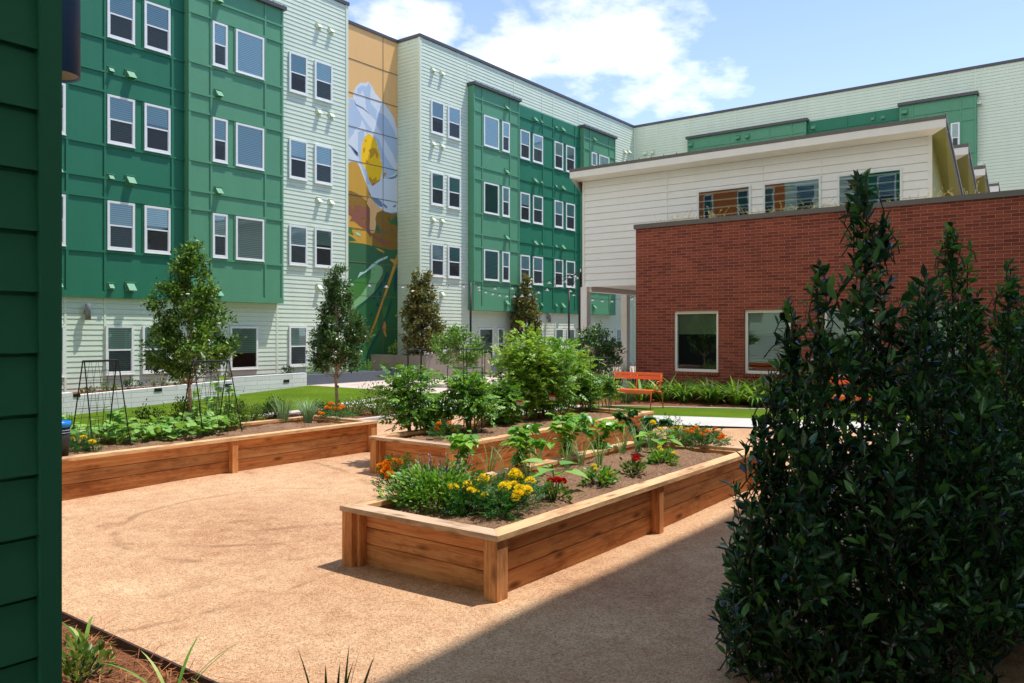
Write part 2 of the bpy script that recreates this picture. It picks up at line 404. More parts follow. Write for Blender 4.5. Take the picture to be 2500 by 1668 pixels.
def win_meshes(w, h, style, fr=.066):
    k = (round(w,2), round(h,2), style, fr)
    if k in _win: return _win[k]
    a = w/2; f = MB(); d = .052
    f.box(-a,a,-d,0,0,fr); f.box(-a,a,-d,0,h-fr,h)
    f.box(-a,-a+fr,-d+.001,0,fr,h-fr); f.box(a-fr,a,-d+.001,0,fr,h-fr)
    f.box(-a-.012,a+.012,-d-.018,-.0,-.022,-.001)
    g = MB(); sc = MB(); ra = MB()
    if style == 'double':
        zm = h*.5
        ra.box(-a+fr,a-fr,-d+.012,-.012,zm-.022,zm+.022)
        for s in (-1,1): ra.box(min(s*(a-fr),s*(a-fr-.02)),max(s*(a-fr),s*(a-fr-.02)),-d+.016,-.012,fr,zm-.022)
        ra.box(-a+fr+.02,a-fr-.02,-d+.016,-.012,fr,fr+.02)
        g.face([(-a+fr,-.026,zm+.022),(a-fr,-.026,zm+.022),(a-fr,-.026,h-fr),(-a+fr,-.026,h-fr)])
        g.face([(-a+fr+.02,-.022,fr+.02),(a-fr-.02,-.022,fr+.02),(a-fr-.02,-.022,zm-.022),(-a+fr+.02,-.022,zm-.022)])
        sc.face([(-a+fr+.02,-.031,fr+.02),(a-fr-.02,-.031,fr+.02),(a-fr-.02,-.031,zm-.022),(-a+fr+.02,-.031,zm-.022)])
    else:
        g.face([(-a+fr,-.026,fr),(a-fr,-.026,fr),(a-fr,-.026,h-fr),(-a+fr,-.026,h-fr)])
    bl = (a,fr,h)
    r = {'frame': f.mesh('window_frame_mesh', M['white_paint']), 'pane': g.mesh('pane_mesh', M['glass']),
         'rail': ra.mesh('sash_mesh', M['white_paint']) if ra.v else None,
         'screen': sc.mesh('insect_screen_mesh', M['screen']) if sc.v else None, 'bl': bl, 'blinds': {}}
    _win[k] = r; return r
WRNG = random.Random(3)
def window(parent, x, y, z, w, h, style='double', rz=0.0, blind=None):
    ms = win_meshes(w, h, style)
    p0 = ORG[parent.name]
    o = mesh_obj('window', ms['frame'], parent, (x-p0.x, y-p0.y, z-p0.z), rz)
    if ms['rail']: mesh_obj('sash', ms['rail'], o)
    mesh_obj('pane', ms['pane'], o)
    if ms['screen']: mesh_obj('insect_screen', ms['screen'], o)
    b = blind or WRNG.choice(['blind1','blind1','blind1','blind2','blind2'])
    drop = WRNG.choice([1,1,1,1,1,1,.62,.4]) if blind is None else 1
    if (b,drop) not in ms['blinds']:
        a,fr,hh = ms['bl']; q = MB(); zb = hh-fr-(hh-2*fr)*drop
        q.face([(-a+fr,-.014,zb),(a-fr,-.014,zb),(a-fr,-.014,hh-fr),(-a+fr,-.014,hh-fr)])
        if drop<1: q.face([(-a+fr,-.013,fr),(a-fr,-.013,fr),(a-fr,-.013,zb),(-a+fr,-.013,zb)],1); q.box(-a+fr,a-fr,-.018,-.0135,zb-.02,zb)
        ms['blinds'][(b,drop)] = q.mesh('blind_mesh', [M[b],M['dark']])
    mesh_obj('blind', ms['blinds'][(b,drop)], o)
    return o
_vents = {}
def vent(parent, x, y, z, s, mk, rz=0.0):
    k = (round(s,2), mk)
    if k not in _vents:
        v = MB(); a=s/2
        v.box(-a-.035,a+.035,-.018,0,-a-.035,a+.035)
        # hood: wedge open below
        for sx in (-a, a): v.face([(sx,-.018,a),(sx,-.018,-a),(sx,-s*.95,-a)])
        v.face([(-a,-.018,a),(a,-.018,a),(a,-s*.95,-a),(-a,-s*.95,-a)])
        v.face([(-a,-s*.95,-a),(a,-s*.95,-a),(a,-.02,-a+.03),(-a,-.02,-a+.03)])
        v.box(-a-.05,a+.05,-.04,-.0185,a+.01,a+.03)
        _vents[k] = v.mesh('vent_hood_mesh', M[mk])
    p0 = ORG[parent.name]
    return mesh_obj('vent_hood', _vents[k], parent, (x-p0.x,y-p0.y,z-p0.z), rz)

# ================================================================ four storey apartment building, L-shaped round the court
YF = 22.8; ZR = 14.09; YB = 22.48; YG = 22.70; YM = 24.07; XR = 42.3
apt = thing('apartment_building', 'long four storey apartment building in pale mint siding and green panels with a flower mural', 'apartment building', (26,YF,0))
uY = lambda px, Y: on_y(px, 400, Y)[0]
cX = lambda px, X: on_x(px, 400, X)[1]
ROWS = [(.62,2.02),(4.15,5.53),(7.15,8.53),(10.15,11.53)]
A1 = uY(848, YF); A2 = 23.95
# siding blocks
mb = MB()
siding(mb, 2, A1, -.62, ZR-.12, y=YF); siding(mb, A2, XR, -.62, ZR-.12, y=YF)
mb.box(2, A1-.002, YF+.014, YF+9, -.62, ZR-.12); mb.box(A2+.002, XR+6, YF+.014, YF+9, -.62, ZR-.12)
rt = MB(); siding(rt, -(YM), -(YF), -.62, ZR-.12); xf(rt, A2, 0, R(-90)); mb.v, nn = mb.v+rt.v, len(mb.v)
mb.f += [tuple(i+nn for i in f) for f in rt.f]; mb.m += rt.m
rt = MB(); siding(rt, -YF, 3.5, -.62, ZR-.12); xf(rt, XR, 0, R(-90)); nn=len(mb.v); mb.v += rt.v
mb.f += [tuple(i+nn for i in f) for f in rt.f]; mb.m += rt.m
mb.box(XR+.014, XR+9, -3.5, YF, -.62, ZR-.12)
mb.build('siding', M['siding'], apt)
# corner trims and joint strips
def trim(parent, mk, *bx, name='trim_board'):
    q = MB(); q.box(*bx); return q.build(name, M[mk], parent)
trim(apt,'trimpale',A1-.09, A1+.006, YF-.028, YF, -.6, ZR-.125); trim(apt,'trimpale',A1+.006, A1+.03, YF-.02, YM, -.6, ZR-.125)
trim(apt,'trimpale',A2-.028, A2+.085, YF-.028, YF+.085, -.6, ZR-.125)
for px in (1140.6,1254,1323,1350,1411.5,1490): x=uY(px,YF); trim(apt,'trimpale',x-.025,x+.025,YF-.02,YF,12.72,ZR-.125)
for px in (159,255.6,675.5): x=uY(px,YF); trim(apt,'trimpale',x-.03,x+.03,YF-.02,YF,-.6,2.78)
for px in (1323,1354,1411): x=uY(px,YF); trim(apt,'trimpale',x-.03,x+.03,YF-.02,YF,-.6,2.78)
for z5 in (517,680,912,1010,1262,1460,1730,2108): y=cX(1350+z5/2.0435, XR); trim(apt,'trimpale',XR-.02,XR,y-.025,y+.025,12.75,ZR-.125)
trim(apt,'trimpale',XR-.03,XR,YF-.10,YF-.012,-.6,ZR-.125)
cp = MB()
cp.box(2, A1+.06, YF-.06, YF+9, ZR-.12, ZR); cp.box(A1+.06, A2-.06, YM-.05, YF+9, ZR-.12, ZR)
cp.box(A2-.06, XR-.06, YF-.06, YF+9, ZR-.12, ZR); cp.box(XR-.06, XR+9, -3.5, YF+9, ZR-.12, ZR)
cp.build('roof_coping', M['roofdark'], apt)

def battens(mb, xs, zs, x0, x1, y, w=.065, d=.03, m=0):
    for x in xs: mb.box(x-w/2, x+w/2, y-d, y, 2.98, 12.68, m)
    for z in zs:
        mb.box(x0, x1, y-d-.003, y, z-w/2, z+w/2, m)
ZS = []
for f in (1,2,3):
    z0,z1 = ROWS[f]; ZS += [z0-.07, z1+.06, z1+.62]
ZS = [z for z in ZS if z < 12.6]
def green_panel(name, x0, x1, y, yb, m, xs, cap, cols, label=None):
    g = MB()
    g.box(x0, x1, y, yb, 2.80, 12.70)
    battens(g, xs, ZS, x0, x1, y)
    g.box(x0-.012, x1+.012, y-.03, yb, 2.78, 2.96)
    if cap:
        g.box(x0-.006, x0+.07, y-.026, yb-.002, 2.97, 12.68); g.box(x1-.07, x1+.006, y-.026, yb-.002, 2.97, 12.68)
        for z in ZS: g.box(x0-.012, x0+.01, y+.02, yb-.003, z-.027, z+.027)
    # batten pairs beside the windows
    for (a,b) in cols:
        for f in (1,2,3):
            z0,z1=ROWS[f]
            for x in (a-.03,b+.03): g.box(x-.022,x+.022,y-.021,y,z0-.05,z1+.05)
    o = g.build(name, m, apt)
    if label: o['label'] = label
    if cap:
        c = MB(); c.box(x0-.08, x1+.08, y-.12, yb+.001, 12.70, 12.82)
        k = int((x1-x0)/.4)
        for i in range(k+1):
            x = x0+.02+(x1-x0-.04)*i/k; c.box(x-.015,x+.015,y-.10,yb-.1,12.82,12.85)
        c.build('roof_cap', M['roofdark'], o)
    return o
# columns of windows: (left px, right px, plane, style)
def cols(lst, Y): return [(uY(a,Y), uY(b,Y), s) for a,b,s in lst]
b1r = cols([(96,158.5,'double'),(260.5,327.5,'double'),(351,414.3,'double')], YG)
b1b = cols([(517.4,553.8,'double'),(574,643,'single')], YB)
b1w = cols([(704,748,'double'),(766.6,809.4,'double')], YF)
b2w = cols([(1050.7,1082,'double'),(1092,1122.5,'double')], YF)
b2b = cols([(1179.9,1216.4,'single'),(1224.6,1242.5,'double')], YB)
b2r = cols([(1268.7,1292,'double'),(1299.7,1323.8,'double'),(1352.4,1373,'double'),(1380.6,1402,'double')], YG)
b3b = cols([(1443,1456,'double'),(1461.5,1485.6,'single')], YB)
g3w = cols([(1502.5,1518.6,'double')], YF)
xb0,xb1 = uY(460,YB), uY(690.5,YB)
ux = lambda px, Y=YG: uY(px, Y)
green_panel('green_panel', 3.0, xb0, YG, YF, M['greend'], [ux(163),ux(256),ux(420)], False, [c[:2] for c in b1r], 'deep green recessed panels left of the bay')
green_panel('bay', xb0, xb1, YB, YF, M['green'], [ux(515,YB),ux(647,YB)], True, [c[:2] for c in b1b], 'mid green projecting bay nearest the camera')
xb2,xb3 = uY(1156,YB), uY(1267,YB)
green_panel('bay', xb2, xb3, YB, YF, M['green'], [ux(1177,YB),ux(1244.5,YB)], True, [c[:2] for c in b2b], 'mid green projecting bay right of the mural')
xb4,xb5 = uY(1424.7,YB), uY(1501.6,YB)
green_panel('green_panel', xb3, xb4, YG, YF, M['greend'], [ux(1324.5),ux(1350),ux(1403.5)], False, [c[:2] for c in b2r], 'deep green recessed panels between two bays')
green_panel('bay', xb4, xb5, YB, YF, M['green'], [ux(1440,YB),ux(1487,YB)], True, [c[:2] for c in b3b], 'mid green bay at the far end of the wing')
for cl, Y, rows in ((b1r,YG,(1,2,3)),(b1b,YB,(1,2,3)),(b1w,YF,(0,1,2,3)),(b2w,YF,(0,1,2,3)),(b2b,YB,(1,2,3)),(b2r,YG,(1,2,3)),(b3b,YB,(1,2,3)),(g3w,YF,(0,))):
    d = .0 if Y==YF else 0
    for (x0,x1,st) in cl:
        for r in rows:
            z0,z1 = ROWS[r]
            bl = None
            if Y==YB and st=='single': bl = {3:'blind1',2:'blind2' if x0<18 else 'blind3',1:'blind2'}[r]
            window(apt, (x0+x1)/2, Y-(.012 if Y==YF else 0), z0, x1-x0, z1-z0, st, 0, bl)
# ground floor
for a,b,st in cols([(92,157,'double'),(256,324.5,'double'),(346,411,'double'),(506,541,'double'),(560,627.6,'single'),(1213.6,1229,'double'),(1354,1373.6,'double'),(1383,1401.7,'double'),(1303,1323,'double'),(1451.6,1475,'single')], YF):
    window(apt,(a+b)/2,YF-.012,.60,b-a,1.40,st)
a,b = uY(1167.7,YF),uY(1202.6,YF); window(apt,(a+b)/2,YF-.012,.05,b-a,1.95,'single',0,'blind3')
# rear wing: panels and bays on the plane X = XR, running towards -Y
def rear_panel(name, y0, y1, x, m, ys, cap, label):
    g = MB(); L0,L1 = -y0,-y1        # local x = -Y
    d = x - XR
    g.box(L0,L1,d,-.0,2.80,12.70); battens(g,[-y for y in ys],ZS,L0,L1,d)
    g.box(L0-.01,L1+.01,d-.03,0,2.78,2.96)
    if cap:
        g.box(L0-.006,L0+.07,d-.026,-.002,2.97,12.68); g.box(L1-.07,L1+.006,d-.026,-.002,2.97,12.68)
    xf(g, XR, 0, R(-90))
    o = g.build(name, m, apt); o['label']=label
    if cap:
        c = MB(); c.box(L0-.08,L1+.08,d-.12,.001,12.70,12.84); xf(c,XR,0,R(-90)); c.build('roof_cap',M['roofdark'],o)
XBY = XR-.32
zc = lambda z5: cX(1350+z5/2.0435, XBY)
rear_panel('bay', zc(672), zc(1262), XBY, M['green'], [zc(700),zc(880),zc(1080),zc(1190)], True, 'mid green bay of the rear wing above the white roof')
rear_panel('green_panel', zc(1264), zc(1728), XR-.1, M['greend'], [zc(1460),zc(1600)], False, 'deep green recessed panels of the rear wing')
rear_panel('bay', zc(1730), zc(2112), XBY, M['green'], [zc(1795),zc(2035)], True, 'mid green bay at the right of the rear wing')
for a,b,st in ((1835,1880,'single'),(1985,2030,'double')):
    y0,y1 = zc(a),zc(b)
    for r in (1,2,3): window(apt, XBY, (y0+y1)/2, ROWS[r][0], abs(y0-y1), 1.38, st, R(-90))
for px0,px1 in ((1500,1560),(1600,1660)):
    y0,y1=zc(px0),zc(px1)
# vents
for f in range(3):
    z = (3.12, 6.2, 9.24)[f]
    vent(apt, uY(270,YG), YG, z, .13, 'green'); vent(apt, uY(317,YG), YG, z, .22, 'green')
    vent(apt, uY(138,YG), YG, z, .2, 'green')
for z in (3.05,6.25,9.3,12.25): vent(apt, uY(532,YB), YB, z, .2, 'green')
for z in (3.45,6.55,9.72,12.8):
    for px in (777,807): vent(apt, uY(px,YF), YF-.012, z, .16, 'trimpale')
    for px in (1056,1078): vent(apt, uY(px,YF), YF-.012, z, .16, 'trimpale')
for z in (3.2,6.2,9.25,12.2): vent(apt, uY(1235,YB), YB, z, .2, 'green')
for z in (3.2,6.2,9.25,12.25):
    for px,s in ((1304.5,.22),(1320.5,.13),(1356,.13),(1372,.22)): vent(apt, uY(px,YG), YG, z, s, 'green')
    vent(apt, uY(1449,YB), YB, z, .2, 'green')
for px,py in ((1528,371),(1524,371)):
    p = on_y(px+ (0 if px==1524 else 6), py, YF); vent(apt, p[0], YF-.012, p[2], .2, 'trimpale')
for z5x,z5y,x,s,mk in ((690,313,XBY,.22,'green'),(925,278,XBY,.2,'green'),(972,272,XBY,.2,'green'),(1300,228,XR-.1,.2,'green'),(1597,185,XR-.1,.14,'green'),(1647,178,XR-.1,.14,'green'),(1755,150,XBY,.24,'green'),(2125,103,XR,.24,'trimpale'),(2130,408,XR,.24,'trimpale'),(460,357,XR,.2,'trimpale'),(498,352,XR,.2,'trimpale')):
    p = on_x(1350+z5x/2.0435, 200+z5y/2.0435, x); vent(apt, x-(.012 if x==XR else 0), p[1], p[2], s, mk, R(-90))
# ---------------- mural in the recess
mc = {}
def mm(name, c): mc[name] = streaky('mural_'+name, c, .65, .03)
for n,c in dict(tan=C(232,184,122), petal=C(212,220,230), blue=C(176,196,220), slate=C(112,134,164), yellow=C(246,196,10), amber=C(198,148,30), ochre=C(200,152,56), brick=C(142,86,66), olive=C(140,104,34), gold=C(206,158,54), dgreen=C(52,104,66), mgreen=C(66,128,52), leafgreen=C(128,182,124), aqua=C(172,216,196), navy=C(14,78,82), stemor=C(204,152,62), wall=C(46,108,60), joint=C(118,106,84)).items(): mm(n,c)
mnames = list(mc); mix_i = {n:i for i,n in enumerate(mnames)}
mu = MB()
def z1p(x,y): p = on_y(840+x/4.357, 180+y/4.357, YM); return (p[0],p[2])
def z2p(x,y): p = on_y(840+x/4.357, 520+y/4.357, YM); return (p[0],p[2])
zsplit = 6.55
mu.box(A1+.03, A2, YM, YM+.1, zsplit, ZR-.12, mix_i['tan']); mu.box(A1+.03, A2, YM, YM+.1, -.6, zsplit, mix_i['wall'])
layer = [0]
def poly(name, pts, second=False):
    layer[0] += 1; y = YM-.0002*layer[0]
    q = [(z2p if second else z1p)(*p) for p in pts]
    q = [(min(max(x,A1+.035),A2-.03),z) for x,z in q]
    ar = sum(q[i][0]*q[(i+1)%len(q)][1]-q[(i+1)%len(q)][0]*q[i][1] for i in range(len(q)))
    if ar < 0: q = q[::-1]
    mu.face([(x,y,z) for x,z in q], mix_i[name])
L,T = False,True
poly('dgreen',[(20,330),(300,345),(600,385),(600,700),(20,690)],T)
poly('olive',[(20,-400),(600,-120),(600,392),(500,395),(400,372),(300,345),(200,330),(20,310)],T)
poly('gold',[(20,-110),(90,0),(140,70),(235,180),(300,250),(300,352),(200,325),(20,305)],T)
poly('petal',[(30,250),(95,262),(98,205),(130,132),(178,95),(228,102),(255,84),(300,140),(330,205),(400,290),(470,372),(535,480),(590,610),(590,1482),(520,1495),(440,1470),(370,1422),(300,1335),(265,1250),(235,1170),(200,1080),(165,990),(130,940),(60,940),(20,975),(20,260)])
poly('tan',[(20,270),(45,290),(58,335),(30,395),(20,395)])
poly('blue',[(190,125),(240,140),(262,100),(285,145),(275,250),(285,320),(350,390),(340,500),(265,425),(235,370),(225,250),(190,170),(180,215),(145,210),(140,160)])
poly('blue',[(45,260),(95,275),(130,350),(175,430),(240,520),(300,600),(240,645),(235,580),(190,490),(175,560),(120,585),(100,640),(20,735),(20,410),(62,330)])
poly('blue',[(415,430),(470,490),(530,600),(580,720),(580,970),(520,860),(440,720),(370,590),(335,510),(360,410)])
poly('blue',[(300,640),(370,700),(430,860),(520,1000),(565,1050),(450,1118),(415,1112),(410,1000),(385,880),(350,740)])
poly('blue',[(150,620),(215,600),(215,680),(185,760),(175,860),(185,960),(230,1020),(255,1110),(285,1190),(240,1165),(150,880)])
poly('slate',[(92,255),(128,322),(200,360),(240,395),(275,437),(205,380),(125,338)])
poly('slate',[(32,742),(75,768),(120,825),(150,885),(145,840),(150,832),(155,880),(140,880),(70,785)][:5]+[(140,885),(110,850),(70,785),(32,752)])
poly('slate',[(455,1115),(510,1098),(540,1090),(578,1062),(570,1090),(545,1112),(500,1122)])
poly('slate',[(280,1310),(350,1325),(400,1365),(412,1405),(405,1420),(375,1412),(330,1370)])
poly('slate',[(412,1372),(445,1400),(462,1415),(450,1438),(425,1415)])
poly('slate',[(512,1410),(535,1402),(552,1392),(552,1415),(530,1425)])
poly('slate',[(440,1468),(500,1482),(590,1478),(590,1492),(510,1498)])
poly('yellow',[(245,645),(262,640),(290,655),(335,700),(340,735),(352,745),(352,780),(372,825),(385,870),(385,930),(402,945),(405,1020),(390,1100),(380,1140),(320,1185),(295,1190),(255,1110),(230,1010),(190,960),(178,860),(190,760),(215,680)])
poly('amber',[(255,815),(310,788),(340,800),(365,860),(360,905),(340,890),(330,850),(310,880),(270,910),(280,850)])
poly('amber',[(230,910),(260,935),(255,960),(225,950)]); poly('amber',[(215,710),(240,700),(232,735)]); poly('amber',[(200,800),(225,780),(222,830),(205,850)])
poly('amber',[(275,1090),(300,1130),(340,1100),(350,1140),(388,1120),(375,1145),(320,1185),(295,1190),(262,1125)])
poly('olive',[(295,1190),(312,1165),(322,1160),(318,1180),(303,1195)])
poly('amber',[(415,1060),(440,1050),(450,1080),(430,1085),(425,1110),(415,1130),(410,1080)])
poly('ochre',[(20,975),(60,942),(130,942),(165,990),(200,1085),(235,1170),(262,1250),(268,1320),(255,1365),(215,1340),(180,1300),(80,1250),(20,1240)])
poly('amber',[(30,975),(60,945),(80,942),(60,975),(38,985)])
poly('tan',[(268,1290),(300,1340),(370,1425),(420,1448),(350,1478),(332,1540),(340,1600),(325,1690),(290,1700),(270,1660),(275,1560),(275,1440),(240,1380)])
poly('brick',[(110,1390),(150,1410),(165,1385),(190,1430),(215,1415),(235,1450),(245,1400),(270,1430),(272,1500),(250,1530),(200,1545),(150,1520),(120,1450)])
poly('brick',[(20,1370),(75,1425),(160,1520),(190,1560),(120,1568),(60,1568),(85,1520),(50,1500)])
poly('brick',[(60,0),(120,-20),(190,70),(225,120),(240,150),(240,185),(170,140),(95,75)],T)
poly('brick',[(225,0),(270,-30),(272,80),(262,130),(275,180),(290,270),(240,200),(232,110)],T)
poly('brick',[(285,220),(380,270),(440,298),(490,308),(515,290),(505,325),(460,340),(400,330),(345,285)],T)
poly('brick',[(495,150),(512,160),(520,210),(500,190)],T)
poly('mgreen',[(30,185),(60,162),(85,165),(85,195),(105,237),(60,220)],T)
poly('aqua',[(110,200),(160,215),(185,250),(140,238)],T)
poly('dgreen',[(335,150),(350,116),(375,165),(392,217),(342,205)],T)
poly('dgreen',[(465,60),(478,42),(490,85),(520,70),(545,30),(575,40),(575,150),(545,125),(500,122)],T)
poly('dgreen',[(20,230),(80,255),(130,295),(20,300)],T)
poly('gold',[(330,370),(380,385),(430,412),(420,425),(370,402)],T)
poly('mgreen',[(20,780),(130,700),(235,690),(290,600),(285,700),(200,850),(100,950),(20,1010)],T)
poly('mgreen',[(330,700),(380,690),(410,700),(360,800),(310,850)],T); poly('mgreen',[(410,1010),(450,980),(470,1050),(430,1130),(410,1110)],T)
poly('mgreen',[(230,1440),(330,1180),(360,1130),(360,1250),(290,1380),(240,1568),(225,1568)],T)
poly('mgreen',[(20,1100),(120,1060),(160,1020),(130,1200),(20,1300)],T)
poly('navy',[(100,1110),(140,1020),(230,930),(300,880),(380,760),(430,680),(455,620),(478,650),(440,730),(400,790),(330,860),(240,940),(165,1000),(120,1080)],T)
poly('navy',[(215,1568),(270,1430),(360,1280),(425,1140),(470,1010),(515,890),(500,980),(470,1080),(410,1200),(350,1330),(270,1480),(245,1568)],T)
poly('navy',[(530,700),(555,600),(575,620),(550,850),(530,830)],T); poly('navy',[(270,1090),(300,1065),(305,1085),(285,1103)],T)
poly('navy',[(365,840),(395,835),(392,910),(370,905)],T); poly('navy',[(335,980),(365,940),(370,1000),(335,995)],T); poly('navy',[(300,890),(340,870),(330,925),(305,915)],T)
poly('leafgreen',[(285,600),(340,545),(395,568),(410,600),(408,650),(380,700),(340,760),(320,840),(250,910),(170,970),(90,1030),(45,1055),(90,960),(190,860),(240,780),(280,690)],T)
poly('dgreen',[(308,590),(322,595),(322,615)],T); poly('dgreen',[(296,655),(310,650),(305,665)],T)
poly('aqua',[(138,698),(168,632),(215,625),(290,550),(360,498),(440,465),(466,458),(455,482),(370,522),(300,582),(230,632),(180,662)],T)
poly('stemor',[(252,1318),(275,1275),(330,1130),(400,930),(450,780),(490,660),(525,540),(485,500),(490,488),(540,495),(575,430),(575,520),(550,570),(505,700),(465,820),(420,930),(350,1140),(285,1290),(262,1322)],T)
poly('stemor',[(403,1215),(430,1145),(446,1200),(440,1265),(452,1310),(440,1325),(425,1290)],T)
# panel joints
jy = YM-.0002*(layer[0]+2)
for z in np.arange(.6, 13.9, 1.335): mu.box(A1+.03, A2-.028, jy, YM-.0001, z-.014, z+.014, mix_i['joint'])
xj = uY(935, YM); mu.box(xj-.01, xj+.01, jy-.001, YM-.0001, -.5, ZR-.13, mix_i['joint'])
mo = mu.build('mural', [mc[n] for n in mnames], apt); mo['label'] = 'painted mural of a white magnolia flower with a yellow centre'

# ================================================================ brick and cream community building
XB = 20.9; YBL = 11.2
club = thing('community_building', 'low red brick building with cream sawtooth-roofed upper storey in front of the rear wing', 'building', (21,6,0))
wy = [(cX(1645,XB), cX(1753.5,XB)), (cX(1817,XB), cX(1930,XB))]
dy = wy[0][0]-wy[1][0]; wy.append((wy[1][0]-dy, wy[1][1]-dy)); wy.append((wy[2][0]-dy, wy[2][1]-dy))
bw = MB()
zb0,zb1,ZP = .70,2.40,4.83
ys = [YBL]
for a,b in wy: ys += [a,b]
ys.append(-.35)
for i in range(len(ys)-1):
    a,b = ys[i],ys[i+1]
    F = lambda z0,z1: bw.face([(XB,a,z0),(XB,b,z0),(XB,b,z1),(XB,a,z1)])
    if i%2==0: F(-.3,ZP)
    else:
        F(-.3,zb0); F(zb1,ZP); d=.14
        bw.face([(XB,a,zb0),(XB,a,zb1),(XB+d,a,zb1),(XB+d,a,zb0)]); bw.face([(XB,b,zb1),(XB,b,zb0),(XB+d,b,zb0),(XB+d,b,zb1)])
        bw.face([(XB,a,zb1),(XB,b,zb1),(XB+d,b,zb1),(XB+d,a,zb1)]); bw.face([(XB,b,zb0),(XB,a,zb0),(XB+d,a,zb0),(XB+d,b,zb0)])
bw.face([(XB,YBL,-.3),(XB,YBL,ZP),(XB+6,YBL,ZP),(XB+6,YBL,-.3)])
bw.build('brick_wall', M['brick'], club)
c = MB(); c.box(XB-.05,XB+.32,-.35,YBL+.05,ZP,4.96); c.box(XB+.32,XB+1.8,YBL-.3,YBL+.05,ZP,4.955); c.build('parapet_coping', M['roofmetal'], club)
c = MB(); c.box(XB+.32,XB+1.84,-.35,YBL-.3,4.4,4.55); c.build('planted_roof', M['straw_roof'], club)
for i,(a,b) in enumerate(wy):
    w=a-b; h=zb1-zb0
    f = MB(); fr=.075; X0=XB+.06
    f.box(X0,X0+.08,b,a,zb0,zb0+fr); f.box(X0,X0+.08,b,a,zb1-fr,zb1)
    f.box(X0-.002,X0+.08,b,b+fr,zb0+fr,zb1-fr); f.box(X0-.002,X0+.08,a-fr,a,zb0+fr,zb1-fr)
    wo = f.build('window', M['cream2'], club)
    g = MB(); g.face([(X0+.05,a-fr,zb0+fr),(X0+.05,b+fr,zb0+fr),(X0+.05,b+fr,zb1-fr),(X0+.05,a-fr,zb1-fr)]); g.build('pane', M['glassdark'], wo)
    g = MB(); g.face([(X0+.12,a,zb1-.63),(X0+.12,b,zb1-.63),(X0+.12,b,zb1),(X0+.12,a,zb1)]); g.box(X0+.11,X0+.13,b,a,zb1-.65,zb1-.63); g.build('roller_shade', M['shade'], wo)
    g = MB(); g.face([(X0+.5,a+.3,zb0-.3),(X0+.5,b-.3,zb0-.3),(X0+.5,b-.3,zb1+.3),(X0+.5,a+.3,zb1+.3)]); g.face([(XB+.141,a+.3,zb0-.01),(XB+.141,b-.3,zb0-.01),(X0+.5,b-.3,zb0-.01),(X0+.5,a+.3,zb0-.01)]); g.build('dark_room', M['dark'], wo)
    s = MB(); s.box(XB-.03,XB+.058,b-.03,a+.03,zb0-.085,zb0-.002); s.build('sill', M['bricksill'], wo)
# upper storey: four sawteeth
XU = 22.76; YU0 = 14.18; YU1 = 3.71; ZS0 = 3.32
up = MB(); holes=[]
wins = []
for (pa,pb) in ((1703,1834.5),(1863.8,2005.7),(2044.9,2204)): wins.append((cX(pa,XU), cX(pb,XU)))
siding(up, -YU0, -YU1, ZS0, 7.05, exp=.222, lip=.02, gap=.014); xf(up, XU, 0, R(-90))
up.box(XU+.014, XU+3.0, YBL+.01, YU0, ZS0, ZS0+.1)
up.build('upper_wall', M['cream'], club)
trim(club,'cream2',XU-.03,XU,YU0-.08,YU0+.004,ZS0,6.9); trim(club,'cream2',XU-.03,XU+.004,YU1-.004,YU1+.09,4.4,7.0)
for z5 in (570,1048,1340):
    y = cX(1350+z5/2.0435, XU); trim(club,'cream2',XU-.024,XU,y-.018,y+.018, ZS0 if z5==570 else 6.1, 7.0)
trim(club,'cream2',XU-.034,XU,YBL,YU0,ZS0-.012,ZS0+.02)
for (a,b) in wins:
    f = MB(); X0=XU-.05; z0,z1=4.5,6.1; fr=.06
    f.box(X0,XU,b,a,z0,z0+fr); f.box(X0,XU,b,a,z1-fr,z1); f.box(X0-.002,XU,b,b+fr,z0+fr,z1-fr); f.box(X0-.002,XU,a-fr,a,z0+fr,z1-fr)
    wo = f.build('window', M['white_paint'], club)
    g = MB(); g.face([(XU-.028,a-fr,z0+fr),(XU-.028,b+fr,z0+fr),(XU-.028,b+fr,z1-fr),(XU-.028,a-fr,z1-fr)]); g.build('pane', M['glassdark'], wo)
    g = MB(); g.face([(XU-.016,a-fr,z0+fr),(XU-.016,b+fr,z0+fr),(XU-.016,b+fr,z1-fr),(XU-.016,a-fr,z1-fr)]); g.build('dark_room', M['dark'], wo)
per = 3.78; sl = math.tan(R(29))
